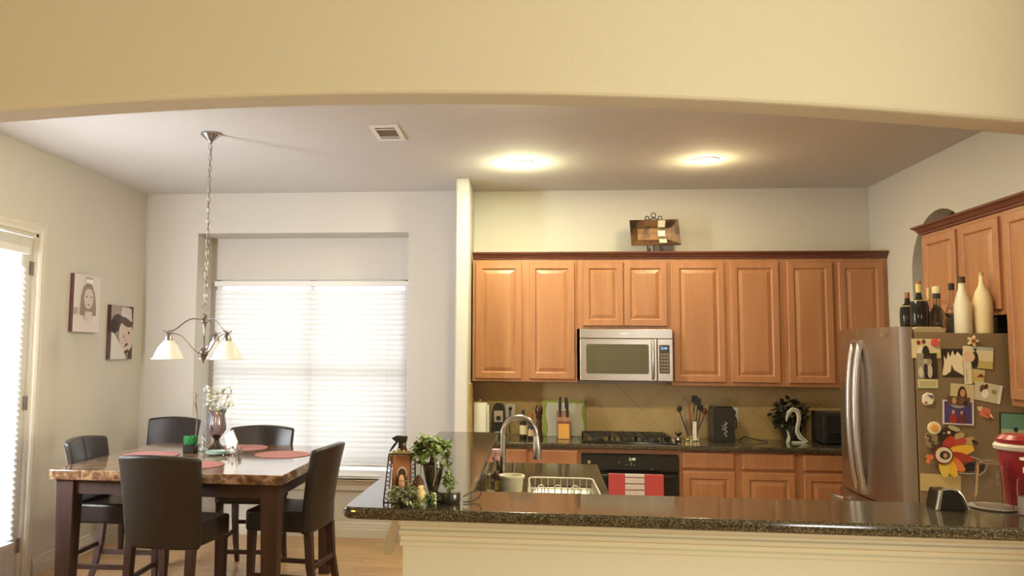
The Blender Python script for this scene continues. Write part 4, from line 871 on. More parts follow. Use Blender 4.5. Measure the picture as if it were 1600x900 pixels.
# copper platter on a wrought stand above the cabinets
pl = thing('copper_platter', 'rectangular copper dish with pale tiles on a scrolled iron stand above the cabinets', 'platter', (1.06, 6.92, 2.478))
Mp = Matrix.Translation((0, 6.90, 2.535)) @ Matrix.Rotation(math.radians(-8), 4, 'X') @ Matrix.Translation((0, -6.90, -2.535))
COP = pm('hammered_copper', (.24, .125, .06), .45, .5, noise=((.055, .03, .022), 5, .42, .58), bump=.3, bscale=40)
b = MB()
o_ = [(.848, 2.768), (1.258, 2.772), (1.272, 2.545), (.858, 2.540)]; i_ = [(.915, 2.70), (1.195, 2.705), (1.195, 2.60), (.918, 2.60)]
loops = [[Mp @ Vector((x, 6.875, z)) for x, z in o_], [Mp @ Vector((x, 6.915, z)) for x, z in i_]]
A = [b.bm.verts.new(p) for p in loops[0]]; B_ = [b.bm.verts.new(p) for p in loops[1]]
for i in range(4): b.face([A[i], A[(i+1) % 4], B_[(i+1) % 4], B_[i]])
b.face(B_); o = b.build('dish', COP, pl); sm = o.modifiers.new('solid', 'SOLIDIFY'); sm.thickness = .006; sm.offset = -1
b = MB()
for (x0, z0, x1, z1, y0, y1) in ((1.088, 2.762, 1.148, 2.710, 6.872, 6.905), (1.088, 2.682, 1.148, 2.632, 6.907, 6.907), (1.096, 2.606, 1.158, 2.566, 6.905, 6.884)):
    q_ = [(x0, y0, z0), (x1, y0, z0), (x1, y1, z1), (x0, y1, z1)]
    vs = [b.bm.verts.new(Mp @ Vector((x, y-.004, z))) for x, y, z in q_]+[b.bm.verts.new(Mp @ Vector((x, y+.0, z))) for x, y, z in q_]
    for f in ((0,1,2,3),(7,6,5,4),(0,4,5,1),(1,5,6,2),(2,6,7,3),(3,7,4,0)): b.face([vs[i] for i in f])
b.build('pale_tiles', col(S(215, 210, 190), .35), pl)
b = MB(); yb = 6.955
def circ(cx, cz, r_, y, n=16, a0=0, a1=2*PI): return [(cx+r_*math.cos(a0+(a1-a0)*i/n), y, cz+r_*math.sin(a0+(a1-a0)*i/n)) for i in range(n+1)]
b.tube(circ(1.057, 2.818, .019, yb), .0045, 6); b.tube(circ(1.004, 2.793, .016, yb), .0045, 6); b.tube(circ(1.113, 2.793, .016, yb), .0045, 6)
b.tube([(1.057, yb, 2.80), (1.03, yb, 2.782), (1.004, yb, 2.775)], .0045, 6); b.tube([(1.057, yb, 2.80), (1.085, yb, 2.782), (1.113, yb, 2.775)], .0045, 6)
for x in (1.004, 1.113):
    b.tube([(x, yb, 2.776), (x, yb-.005, 2.60), (x, yb-.01, 2.50), (x, 6.93, 2.486), (x, 6.86, 2.486), (x, 6.84, 2.50), (x, 6.845, 2.53)], .0045, 6)
    b.tube(circ(x, 2.503, .012, 6.85), .004, 6)
b.tube([(1.057, yb, 2.80), (1.057, yb, 2.50), (1.057, 7.04, 2.482)], .0045, 6)
b.build('stand', pm('wrought_iron', (.04, .025, .02), .5), pl)

# ------------------------------------------------------------------ sink area
fc = thing('kitchen_faucet', 'tall brushed gooseneck faucet curving over the sink', 'faucet', (-.145, 4.1, .915))
FN = pm('faucet_steel', (.50, .47, .48), .22, 1)
fx = -.135
b = MB(); b.lathe([(0, 0), (.03, 0), (.03, .008), (.022, .014), (.022, .09), (.018, .10), (0, .10)], (fx, 4.1, .9152)); b.build('base', FN, fc, smooth=True)
b = MB(); pts_ = [(fx, 4.1, 1.0), (fx, 4.1, 1.10), (fx, 4.1, 1.20)]+[(fx+.083-.083*math.cos(t), 4.1, 1.215+.085*math.sin(t)) for t in [PI*i/14 for i in range(0, 15)]]+[(fx+.168, 4.1, 1.195)]
b.tube(pts_, .0135, 14); b.build('spout', FN, fc, smooth=True)
b = MB(); b.tube([(fx+.168, 4.1, 1.205), (fx+.17, 4.1, 1.17), (fx+.172, 4.1, 1.13), (fx+.172, 4.1, 1.092)], [.0145, .019, .021, .020], 16); b.build('spray_head', FN, fc, smooth=True)
b = MB(); b.tube([(fx+.02, 4.1, .985), (fx+.045, 4.1, .992)], .012, 10); b.tube([(fx+.04, 4.1, .992), (fx+.052, 4.1, 1.03), (fx+.056, 4.1, 1.075)], .006, 8); b.build('lever', FN, fc, smooth=True)
bottle('soap_bottle', 'clear soap bottle with a pink pump top left of the faucet', -.176, 4.25, .9152, [(0, 0), (.026, 0), (.028, .01), (.028, .10), (.014, .13), (.012, .15), (0, .15)], GLASS, [('pump', col(S(215, 175, 195), .5), [(0, .15), (.02, .15), (.02, .165), (.008, .17), (.008, .19), (.022, .192), (.022, .205), (0, .205)])], group='bottles by the faucet')
bottle('soap_jar', 'small clear glass jar with pale soap in front of the faucet', -.19, 3.93, .9152, [(0, 0), (.021, 0), (.022, .005), (.022, .09), (.018, .105), (.018, .12), (.022, .122), (.022, .132), (0, .132)], GLASS, [('soap', col(S(225, 210, 195), .6), [(0, .003), (.019, .003), (.019, .045), (0, .045)])], group='bottles by the faucet')
bottle('soap_bottle', 'slim bottle with yellow label close to the faucet base', -.165, 4.02, .9152, [(0, 0), (.016, 0), (.017, .005), (.017, .09), (.009, .11), (.009, .125), (0, .125)], pm('brown_soap', (.10, .03, .02), .1), [('label_band', col(S(210, 190, 90), .6), [(.0175, .035), (.0175, .08)])], group='bottles by the faucet')
cp_ = thing('plastic_tub', 'small white plastic tub with a rim beside the faucet', 'tub', (-.045, 3.86, .915))
b = MB(); b.lathe([(0, 0), (.044, 0), (.046, .003), (.058, .112), (.055, .112), (.043, .006), (0, .006)], (-.088, 3.985, .9155), 28); b.build('body', col(S(215, 210, 188), .4), cp_, smooth=True)
b = MB(); b.lathe([(.058, .100), (.063, .102), (.063, .113), (.055, .113), (.055, .100)], (-.088, 3.985, .9155), 28); b.build('rim', col(S(222, 218, 200), .4), cp_, smooth=True)
rk = thing('dish_rack', 'white wire dish rack sitting over the sink', 'dish rack', (.18, 4.1, .80))
b = MB(); RWm = pm('rack_wire', (.68, .65, .58), .35, .3)
RX0, RX1, RY0, RY1 = .008, .322, 3.72, 4.40
loop = lambda e, z: [(x, y, z) for x, y in fillet([(RX0-e, RY0-e), (RX1+e, RY0-e), (RX1+e, RY1+e), (RX0-e, RY1+e)], [.05]*4, 4)]
b.tube(loop(.012, .955), .0042, 6, True); b.tube(loop(.004, .90), .003, 6, True); b.tube(loop(-.02, .80), .003, 6, True)
for i in range(9):
    x = RX0+.02+i*(RX1-RX0-.04)/8; b.tube([(x, RY0-.012, .955), (x, RY0+.0, .88), (x, RY0+.02, .80), (x, RY1-.02, .80), (x, RY1-.0, .88), (x, RY1+.012, .955)], .002, 5)
for i in range(12):
    y = RY0+.03+i*(RY1-RY0-.06)/11; b.tube([(RX0-.012, y, .955), (RX0+.02, y, .80), (RX1-.02, y, .80), (RX1+.012, y, .955)], .002, 5)
b.build('wire_basket', RWm, rk)
b = MB()
for x in (.06, .15, .24):
    b.tube([(x-.018, RY1-.03, .80), (x-.018, RY1-.03, .90)]+[(x-.018*math.cos(t), RY1-.03, .905+.018*math.sin(t)) for t in (0, .6, 1.2, 1.8, 2.4, PI)]+[(x+.018, RY1-.03, .80)], .003, 6)
b.build('plate_loops', RWm, rk)
for (dx, rr, zz, lab) in ((.0, .10, .882, 'steel bowl lying in the dish rack'),):
    b = MB(); b.lathe([(0, 0), (.05, 0), (.09, .04), (.12, .075), (.117, .075), (.085, .04), (.045, .006), (0, .006)], (.16, 3.97, .806), 28); tag(b.build('steel_bowl', STEEL, smooth=True), lab, 'bowl')

# ------------------------------------------------------------------ bar items (z = 1.1005)
BZ = 1.1005
pf = thing('picture_frame', 'wire filigree frame with a portrait of a long-haired girl on the bar', 'picture frame', (-.44, 2.80, BZ))
Mf = Matrix.Translation((-.447, 2.80, BZ)) @ Matrix.Rotation(math.radians(8), 4, 'Z') @ Matrix.Rotation(math.radians(-10), 4, 'X')
IRON = pm('bronze_wire', (.07, .05, .04), .4, .7)
b = MB(); W_, H_ = .095, .165
fp = [(-W_/2-.012, 0, 0), (W_/2+.006, 0, 0), (W_/2, 0, H_), (-W_/2+.004, 0, H_)]
for k in range(4): b.tube([Mf @ Vector(fp[k]), Mf @ Vector(fp[(k+1) % 4])], .0025, 6)
b.tube([Mf @ Vector((-W_/2+.004, -.001, 0)), Mf @ Vector((-W_/2+.016, -.001, H_))], .002, 6)
b.tube([Mf @ Vector((W_/2-.014, -.001, 0)), Mf @ Vector((W_/2-.016, -.001, H_))], .002, 6)
for i in range(11):
    z = .008+i*.0143
    for xo in (-W_/2-.003+.011*i/11, W_/2-.006): b.tube([Mf @ Vector((xo+.007*math.cos(t), 0, z+.007*math.sin(t))) for t in [2*PI*j/8 for j in range(8)]], .0012, 4, True)
b.tube([Mf @ Vector((0, .002, H_*.7)), Mf @ Vector((0, .09, .014))], .002, 5)
b.build('wire_frame', IRON, pf)
b = MB(); b.prism([(-W_/2+.014, .004), (W_/2-.016, .004), (W_/2-.016, H_-.006), (-W_/2+.018, H_-.006)], -.001, .002, 'XZ', Mf); b.build('backing', col(S(120, 75, 50), .6), pf)
u_ = (Mf.to_3x3() @ Vector((1, 0, 0))); v_ = (Mf.to_3x3() @ Vector((0, 0, 1)))
art([(rc(0, 0, 1, 1), S(140, 88, 60)), (ell(.52, .42, .34, .30), S(55, 32, 26)), (rc(.2, .0, .85, .34), S(62, 36, 28)), (ell(.54, .62, .28, .14), S(200, 180, 165)), (ell(.54, .60, .24, .13), S(60, 35, 28)), (ell(.52, .42, .17, .17), S(212, 160, 130)), (ell(.35, .06, .36, .13), S(215, 170, 145)), (ell(.45, .45, .03, .012), K), (ell(.60, .45, .03, .012), K), (ell(.52, .34, .05, .012), S(140, 60, 50))], W_-.034, H_-.012, planeM(Mf @ Vector((-W_/2+.018, -.002, .005)), u_, v_), 'portrait', pf)
b = MB()
for i, (x, h_) in enumerate(((-.035, .026), (-.022, .034), (-.008, .04), (.006, .034), (.020, .036), (.033, .026))):
    b.lathe([(0, 0), (.008, 0), (.0085, h_*.6), (.006, h_*.9), (0, h_)], (0, 0, 0), 10, Mf @ Matrix.Translation((x, .022, H_-.018)) @ Matrix.Rotation(x*6, 4, 'Y'))
b.lathe([(0, 0), (.035, 0), (.04, .02), (.03, .024), (0, .024)], (0, 0, 0), 20, Mf @ Matrix.Translation((0, .028, H_-.034)), 1, .35); b.build('scalloped_crest', col(S(195, 180, 130), .5), pf, smooth=True)
sb = thing('spray_bottle', 'dark red spray bottle with black trigger behind the picture frame', 'spray bottle', (-.475, 3.03, BZ))
b = MB(); b.lathe([(0, 0), (.026, 0), (.028, .006), (.026, .15), (.019, .19), (.014, .205), (0, .205)], (-.478, 3.03, BZ), 20); b.build('body', pm('dark_red_plastic', (.04, .008, .012), .25), sb, smooth=True)
b = MB(); b.cyl((-.478, 3.03, BZ+.205), (-.478, 3.03, BZ+.222), .015); b.prism([(-.518, BZ+.240), (-.50, BZ+.222), (-.462, BZ+.222), (-.458, BZ+.25), (-.50, BZ+.252)], 3.018, 3.042, 'XZ'); b.prism([(-.503, BZ+.223), (-.515, BZ+.205), (-.527, BZ+.178), (-.523, BZ+.177), (-.507, BZ+.2), (-.495, BZ+.222)], 3.022, 3.038, 'XZ'); b.build('trigger_head', BLACK, sb, bevel=.002)
sb.location = (-.477, 3.03, BZ); sb.scale = (1, 1, .82)
ur = thing('ivy_urn', 'dark urn with trailing ivy at the corner of the bar', 'plant', (-.345, 2.80, BZ))
URN = pm('dark_urn_glaze', (.03, .022, .017), .35)
b = MB(); b.lathe([(0, 0), (.026, 0), (.027, .006), (.016, .016), (.015, .03), (.022, .055), (.031, .09), (.036, .12), (.034, .13), (.014, .138), (.011, .155), (.017, .172), (.019, .178), (.014, .178), (.008, .16), (0, .158)], (-.345, 2.80, BZ), 28); b.build('urn', URN, ur, smooth=True)
b = MB()
for s_ in (-1, 1): b.tube([(-.345+s_*.033, 2.80, BZ+.125), (-.345+s_*.05, 2.80, BZ+.13), (-.345+s_*.046, 2.80, BZ+.165), (-.345+s_*.016, 2.80, BZ+.168)], .003, 6)
b.build('handles', URN, ur)
LEAF = pm('ivy_leaf', (.10, .17, .045), .45, noise=((.26, .33, .13), 60, .45, .6))
b = MB(); foliage(b, (-.345, 2.80, BZ+.195), (.064, .050, .030), 150, .027, 11, -.9); foliage(b, (-.385, 2.79, BZ+.165), (.034, .03, .038), 60, .026, 12); foliage(b, (-.300, 2.79, BZ+.13), (.022, .025, .07), 60, .018, 13); foliage(b, (-.285, 2.785, BZ+.075), (.022, .02, .03), 50, .018, 14)
b.build('ivy_leaves', LEAF, ur)
b = MB(); b.tube([(-.345, 2.80, BZ+.17), (-.31, 2.79, BZ+.17), (-.295, 2.785, BZ+.12), (-.285, 2.785, BZ+.05)], .0015, 5); b.tube([(-.345, 2.80, BZ+.17), (-.375, 2.79, BZ+.175), (-.388, 2.785, BZ+.12), (-.385, 2.785, BZ+.06), (-.36, 2.775, BZ+.04)], .0015, 5); b.tube([(-.345, 2.80, BZ+.178), (-.335, 2.76, BZ+.16), (-.332, 2.758, BZ+.10), (-.34, 2.762, BZ+.06)], .0015, 5); b.build('vines', pm('vine', (.25, .25, .15), .6), ur)
ur.location = (-.338, 2.835, BZ)
gb = thing('small_shrub', 'low silvery green artificial bush in front of the picture frame', 'plant', (-.42, 2.735, BZ))
b = MB(); b.lathe([(0, 0), (.02, 0), (.026, .025), (.024, .025), (0, .02)], (-.42, 2.745, BZ), 16); b.build('pot', URN, gb)
b = MB(); foliage(b, (-.437, 2.735, BZ+.033), (.055, .030, .032), 170, .016, 21, -.9); foliage(b, (-.405, 2.75, BZ+.055), (.03, .025, .03), 60, .015, 22); b.build('leaves', pm('silver_leaf', (.13, .16, .08), .5, noise=((.40, .42, .30), 80, .45, .6)), gb)
fg = thing('bird_figurine', 'small cream and brown figurine with succulents beside the urn', 'figurine', (-.38, 2.75, BZ))
b = MB(); b.ball((-.378, 2.768, BZ+.030), .024, 14, (1, .8, 1.25)); b.ball((-.380, 2.761, BZ+.062), .018, 14); b.build('body', col(S(200, 172, 130), .6), fg, smooth=True)
b = MB(); b.ball((-.381, 2.751, BZ+.064), .009, 10, (1.2, .9, 1)); b.build('face_patch', col(S(110, 62, 45), .6), fg, smooth=True)
b = MB(); b.lathe([(.022, 0), (.018, .012), (.006, .028), (0, .034)], (-.380, 2.763, BZ+.070), 14); b.build('cap', col(S(75, 48, 35), .7), fg, smooth=True)
b = MB(); foliage(b, (-.372, 2.735, BZ+.02), (.03, .02, .02), 60, .013, 33); b.build('succulents', pm('pale_succulent', (.35, .38, .18), .5, noise=((.16, .22, .09), 70, .45, .6)), fg)
b = MB(); b.lathe([(0, 0), (.0095, 0), (.0095, .036), (.006, .039), (0, .036)], (-.330, 2.79, BZ-.0), 16); tag(b.build('white_candle', col(S(210, 200, 170), .5), smooth=True), 'short white candle between urn and round speaker', 'candle')
b = MB(); foliage(b, (-.335, 2.765, BZ+.022), (.025, .015, .02), 60, .014, 44, -.8); tag(b.build('moss_sprig', LEAF), 'green sprig lying at the foot of the urn', 'plant')
ec = thing('smart_speaker', 'black puck-shaped smart speaker with a pale top on the bar', 'speaker', (-.282, 2.83, BZ))
b = MB(); b.lathe([(0, 0), (.038, 0), (.041, .004), (.041, .032), (.039, .036), (0, .036)], (-.282, 2.83, BZ), 36); b.build('body', BLACK, ec, smooth=True)
b = MB(); b.lathe([(0, .0362), (.037, .0362), (.038, .0372), (0, .0385)], (-.282, 2.83, BZ), 36); b.build('top_plate', pm('speaker_top', (.10, .09, .085), .15), ec, smooth=True)
b = MB(); b.tube([(-.232, 2.835, BZ+.020), (-.205, 2.85, BZ+.032), (-.18, 2.87, BZ+.038), (-.170, 2.88, BZ+.030), (-.178, 2.87, BZ+.012), (-.20, 2.84, BZ+.004), (-.23, 2.82, BZ+.004)], .0022, 6); b.build('power_cord', col(S(45, 38, 34), .8), ec)
# right end of the bar
dk = thing('phone_dock', 'black wedge-shaped device with a silver band on the bar before the envelope', 'phone dock', (1.43, 2.97, BZ))
b = MB(); b.prism(fillet([(1.385, BZ), (1.475, BZ), (1.462, BZ+.045), (1.445, BZ+.066), (1.40, BZ+.066)], [.003, .003, .012, .012, .006], 3), 2.93, 3.02, 'XZ'); b.build('body', BLACKG, dk, bevel=.003)
b = MB(); b.tube([(1.398, 2.929, BZ+.068), (1.42, 2.929, BZ+.071), (1.446, 2.929, BZ+.069), (1.463, 2.929, BZ+.050), (1.474, 2.929, BZ+.025), (1.48, 2.929, BZ+.003)], .0045, 8); b.build('silver_band', CHROME, dk, smooth=True)
b = MB(); b.prism([(1.378, BZ), (1.390, BZ), (1.402, BZ+.067), (1.392, BZ+.067)], 2.926, 2.94, 'XZ'); b.build('silver_edge', CHROME, dk, bevel=.002)
pi_ = thing('plastic_pitcher', 'upside-down clear pitcher drying on a glass plate at the right of the bar', 'pitcher', (1.62, 3.0, BZ))
PCL = pm('clear_plastic', (.97, .96, .97), .02, trans=1, ior=1.12)
b = MB(); px, py = 1.60, 3.0
b.lathe([(.060, .008), (.058, .03), (.049, .14), (.044, .158), (.030, .164), (0, .165), (0, .162), (.029, .161), (.042, .155), (.046, .14), (.055, .03), (.057, .008), (.060, .008)], (px, py, BZ), 32)
bmesh.ops.remove_doubles(b.bm, verts=b.bm.verts[:], dist=1e-6)
b.build('body', PCL, pi_, smooth=True)
b = MB(); b.lathe([(0, .0005), (.070, .0005), (.076, .004), (.076, .008), (.060, .0078), (0, .0055)], (px, py, BZ), 36); b.build('base_plate', pm('frosted_plate', (.85, .82, .8), .12, trans=.6, ior=1.3), pi_, smooth=True)
b = MB(); b.tube([(px-.048, py, BZ+.14), (px-.075, py, BZ+.145), (px-.078, py, BZ+.08), (px-.062, py, BZ+.05)] if False else [(px+.0, py-.060, BZ+.02), (px+.0, py-.062, BZ+.08), (px, py-.052, BZ+.15)], .004, 8); b.build('handle', PCL, pi_, smooth=True)
bk = thing('red_jug', 'large red insulated jug with a white rim at the right edge', 'jug', (1.73, 3.035, BZ)) 
b = MB(); b.lathe([(0, 0), (.056, 0), (.060, .01), (.083, .195), (.083, .21), (0, .21)], (1.732, 3.035, BZ), 40); b.build('body', pm('red_plastic', (.32, .02, .03), .3), bk, smooth=True)
b = MB(); b.lathe([(.083, .196), (.094, .20), (.096, .212), (.090, .220), (.0, .220)], (1.732, 3.035, BZ), 40); b.build('white_rim', col(S(220, 212, 205), .3), bk, smooth=True)
b = MB(); b.lathe([(0, .2205), (.084, .2205), (.086, .235), (.07, .25), (0, .252)], (1.732, 3.035, BZ), 40); b.build('lid', pm('red_plastic', (.4, .03, .04), .3), bk, smooth=True)
so = thing('soap_dispenser', 'clear pump bottle with a white pump before the red jug', 'soap dispenser', (1.652, 2.88, BZ))
b = MB(); b.lathe([(0, 0), (.033, 0), (.036, .005), (.036, .10), (.033, .118), (.014, .128), (.014, .138), (0, .138)], (1.652, 2.88, BZ), 28); b.build('bottle', PCL, so, smooth=True)
b = MB(); b.lathe([(0, .003), (.030, .003), (.032, .008), (.032, .06), (0, .06)], (1.652, 2.88, BZ), 24); b.build('liquid_soap', pm('pale_gel', (.75, .73, .75), .1, trans=.5), so, smooth=True)
b = MB(); b.lathe([(0, .138), (.017, .138), (.017, .155), (.006, .158), (.006, .178), (.012, .18), (.012, .19), (0, .19)], (1.652, 2.88, BZ), 20); b.box(1.627, 1.652, 2.874, 2.886, BZ+.18, BZ+.189); b.build('pump', WHITE, so, smooth=True)

# ------------------------------------------------------------------ dining table
tb = thing('dining_table', 'square counter-height dining table with a brown marble top and cherry legs', 'table', (-2.13, 5.25, 0))
TX0, TX1, TY0, TY1 = -2.84, -1.415, 4.56, 6.0
b = MB(); b.prism(fillet([(TX0, TY0), (TX1, TY0-.015), (TX1-.01, TY1), (TX0-.02, TY1+.02)], [.006]*4, 2), .852, .91); b.build('tabletop', MARBLE, tb, bevel=.006)
b = MB(); e = .055; 
b.box(TX0+e, TX1-e, TY0+e, TY0+e+.025, .765, .8515); b.box(TX0+e, TX1-e, TY1-e-.025, TY1-e, .765, .8515); b.box(TX0+e, TX0+e+.025, TY0+e, TY1-e, .765, .8515); b.box(TX1-e-.025, TX1-e, TY0+e, TY1-e, .765, .8515)
b.build('apron', CHERRY, tb)
for x, y in ((TX0+.085, TY0+.085), (TX1-.085, TY0+.085), (TX0+.085, TY1-.085), (TX1-.085, TY1-.085)):
    k = MB(); k.taper((x, y, 0), (.040, .040), (x, y, .851), (.056, .056)); k.build('leg', CHERRY, tb, bevel=.005)

def make_chair():
    r = thing('dining_chair', '', 'chair')
    HB = 1.045
    # back: front/back surfaces over a grid
    def P(u, z, side):        # u -1..1
        t = (z-.50)/(HB-.50); w = .222+.027*t
        y = -.185-.10*max(0, t)**1.35 + .055*u*u*(0.35+.65*max(0, t))
        th = .030 if side else -.030
        zz = z - .018*u*u*max(0, (t-.8)/.2) if t > .8 else z
        return (u*w, y+th*(1-.25*abs(u)**6), zz)
    b = MB(); nu, nz = 14, 10
    G = {}
    for s_ in (0, 1):
        for i in range(nu+1):
            for j in range(nz+1): G[s_, i, j] = b.bm.verts.new(P(i/nu*2-1, .52+(HB-.52)*j/nz, s_))
    for i in range(nu):
        for j in range(nz): b.face([G[0, i, j], G[0, i+1, j], G[0, i+1, j+1], G[0, i, j+1]]); b.face([G[1, i+1, j], G[1, i, j], G[1, i, j+1], G[1, i+1, j+1]])
    for i in range(nu): b.face([G[0, i, nz], G[0, i+1, nz], G[1, i+1, nz], G[1, i, nz]]); b.face([G[0, i+1, 0], G[0, i, 0], G[1, i, 0], G[1, i+1, 0]])
    for j in range(nz): b.face([G[0, 0, j+1], G[1, 0, j+1], G[1, 0, j], G[0, 0, j]]); b.face([G[0, nu, j], G[1, nu, j], G[1, nu, j+1], G[0, nu, j+1]])
    b.build('backrest', LEATHER, r, bevel=.016, seg=4, smooth=True, world=False)
    b = MB(); b.tube([Vector(P(0, .70+.034*i, 1))+Vector((0, .001, 0)) for i in range(11)], .003, 6); b.build('seam', pm('seam_thread', (.06, .045, .04), .5), [c for c in r.children][0], world=False)
    b = MB(); b.prism(fillet([(-.205, -.19), (.205, -.19), (.225, .22), (-.225, .22)], [.02, .02, .04, .04], 4), .525, .65); b.build('seat', LEATHER, r, bevel=.022, seg=4, smooth=True, world=False)
    for sx in (-1, 1):
        k = MB(); k.taper((sx*.192, .185, 0), (.016, .016), (sx*.19, .18, .53), (.024, .024)); k.build('leg', CHERRY, r, bevel=.003, world=False)
        k = MB(); prev = None
        secs = [(0, -.285, .016), (.15, -.235, .019), (.32, -.20, .022), (.53, -.185, .024)]
        loops = [[(sx*.185+a*w_, y_+c*w_, z_) for a, c in ((-1, -1), (1, -1), (1, 1), (-1, 1))] for z_, y_, w_ in secs]
        k.rings(loops); k.build('leg', CHERRY, r, bevel=.003, world=False)
        k = MB(); k.box(sx*.188-.009, sx*.188+.009, -.215, .18, .24, .27); k.build('stretcher', CHERRY, r, bevel=.002, world=False)
    k = MB(); k.box(-.18, .18, .175, .193, .17, .20); k.build('stretcher', CHERRY, r, bevel=.002, world=False)
    k = MB(); k.box(-.18, .18, -.222, -.204, .30, .33); k.build('stretcher', CHERRY, r, bevel=.002, world=False)
    return r
CG = 'dark leather chairs around the dining table'
ch = make_chair(); ch['group'] = CG
R_ = math.radians
def put(o, x, y, deg, lab): o.location = (x, y, 0); o.rotation_euler = (0, 0, R_(deg)); o['label'] = lab
put(ch, -2.03, 4.56, -5, 'dark leather dining chair in the foreground, its back turned to the camera')
dup(ch, (-1.50, 5.05, 0), R_(84), 'dark leather dining chair at the right side of the table, seen from the side', CG)
dup(ch, (-2.70, 5.12, 0), R_(-88), 'dark leather dining chair at the left side of the table near the glass door', CG)
dup(ch, (-3.10, 6.52, 0), R_(172), 'dark leather dining chair standing apart in the far left corner', CG)
dup(ch, (-2.05, 5.88, 0), R_(184), 'dark leather dining chair at the far table side before the window', CG)

# things on the table
TZ = .9105
def mat_disc(x, y, lab, rz=.0, z=TZ):
    b = MB(); b.lathe([(0, 0), (.186, 0), (.19, .002), (.186, .004), (0, .004)], (x, y, z), 48); tag(b.build('round_placemat', pm('pink_red_weave', (.36, .145, .13), .85, bump=.5, bscale=300)), lab, 'placemat', 'round placemats on the dining table')
mat_disc(-1.70, 5.46, 'round dusty red placemat on the right of the table'); mat_disc(-2.57, 5.30, 'round dusty red placemat on the left of the table'); mat_disc(-2.09, 4.88, 'round dusty red placemat half hidden behind the near chair'); mat_disc(-2.11, 5.79, 'round dusty red placemat at the far table edge')
vg = thing('votive_glass', 'green glass votive candle holder on the table', 'candle holder', (-2.353, 5.44, TZ))
b = MB(); b.prism(fillet([(-2.395, 5.40), (-2.311, 5.40), (-2.311, 5.48), (-2.395, 5.48)], [.012]*4, 3), TZ, TZ+.055); b.build('dark_base', BLACKG, vg, bevel=.004)
b = MB(); b.lathe([(.03, .0), (.045, .012), (.05, .04), (.047, .068), (.043, .068), (.044, .04), (.038, .014), (0, .01)], (-2.353, 5.44, TZ+.050), 24); b.build('green_glass', pm('green_glass', (.03, .22, .06), .08, trans=.5), vg, smooth=True)
tv = thing('bud_vase', 'very tall slim clear glass vase with a twisted foot', 'vase', (-2.325, 5.59, TZ))
b = MB(); b.lathe([(0, 0), (.035, 0), (.036, .006), (.012, .02), (.02, .035), (.012, .05), (.02, .065), (.012, .08), (.017, .10), (.013, .25), (.010, .45), (.008, .45), (.010, .25), (.010, .11), (0, .10)], (-2.325, 5.59, TZ), 16); b.build('body', pm('vase_glass', (.8, .82, .88), .04, trans=.85, ior=1.4), tv, smooth=True)
tw = thing('twig_stem', 'thin dark curly twig standing beside the tall glass vase', 'twig', (-2.352, 5.52, TZ))
b = MB(); b.tube([(-2.357, 5.52, TZ), (-2.352, 5.52, TZ+.15), (-2.347, 5.52, TZ+.25), (-2.357, 5.52, TZ+.33), (-2.367, 5.52, TZ+.42)], .004, 6); b.tube([(-2.347, 5.52, TZ+.26), (-2.360, 5.51, TZ+.33), (-2.352, 5.51, TZ+.38), (-2.337, 5.51, TZ+.41)], .003, 6); b.lathe([(0, 0), (.02, 0), (.006, .01), (0, .01)], (-2.357, 5.52, TZ), 10); b.build('stem', pm('twig_bark', (.12, .09, .08), .6), tw)
gv = thing('goblet_vase', 'iridescent goblet vase on a dark pedestal holding white flowers', 'vase', (-2.272, 5.70, TZ))
b = MB(); b.lathe([(0, 0), (.058, 0), (.06, .008), (.035, .03), (.022, .05), (.020, .07), (.03, .085), (.04, .10), (0, .10)], (-2.272, 5.70, TZ), 28); b.build('pedestal', pm('dark_pedestal', (.05, .028, .02), .25), gv, smooth=True)
b = MB(); b.lathe([(.02, .10), (.045, .105), (.065, .135), (.068, .18), (.058, .23), (.057, .25), (.066, .277), (.063, .277), (.053, .25), (.054, .23), (.064, .18), (.061, .137), (.042, .11), (0, .104)], (-2.272, 5.70, TZ), 32)
IR = pm('iridescent_glass', (.42, .32, .33), .12, metal=.35, trans=.45, noise=((.30, .42, .55), 9, .5, .62)); b.build('bowl', IR, gv, smooth=True)
b = MB(); b.lathe([(.057, 0), (.0665, .0), (.067, .004), (.0625, .004)], (-2.272, 5.70, TZ+.274), 32); b.build('rim', pm('vase_rim', (.12, .09, .08), .4), gv)
fl = thing('flower_bunch', 'bunch of pale artificial flowers standing in the goblet vase', 'flowers', (-2.272, 5.70, TZ+.12))
b = MB(); rnd = random.Random(5)
tips = []
for i in range(18):
    tx, ty, tz = rnd.uniform(-.075, .085), rnd.uniform(-.05, .05), rnd.uniform(.27, .45); tips.append((tx, ty, tz)); b.tube([(-2.272, 5.70, TZ+.13), (-2.272+tx*.4, 5.70+ty*.4, TZ+.25), (-2.272+tx, 5.70+ty, TZ+tz)], .0015, 5)
b.build('stems', pm('pale_stem', (.35, .36, .22), .6), fl)
for tx, ty, tz in tips:
    b = MB()
    for k in range(12): leaf(b, Vector((-2.272+tx, 5.70+ty, TZ+tz)), rnd, .032)
    b.build('blossom', pm('pale_petals', (.70, .68, .58), .7), fl)
b = MB(); b.ball((-2.254, 5.65, TZ+.262), .012, 10); b.ball((-2.272, 5.655, TZ+.25), .010, 10); b.build('yellow_bud', col(S(220, 195, 70), .6), fl, smooth=True)
b = MB(); b.lathe([(0, 0), (.04, 0), (.07, .012), (.078, .03), (.073, .03), (.064, .014), (0, .006)], (-2.135, 5.36, TZ), 28, sx=1, sy=.8); tag(b.build('glass_dish', pm('aqua_glass', (.38, .52, .46), .15, trans=.3), smooth=True), 'shallow aqua glass dish in front of the goblet vase', 'dish')
nh = thing('napkin_holder', 'napkin holder with folded white napkins on the table', 'napkin holder', (-2.04, 5.40, TZ))
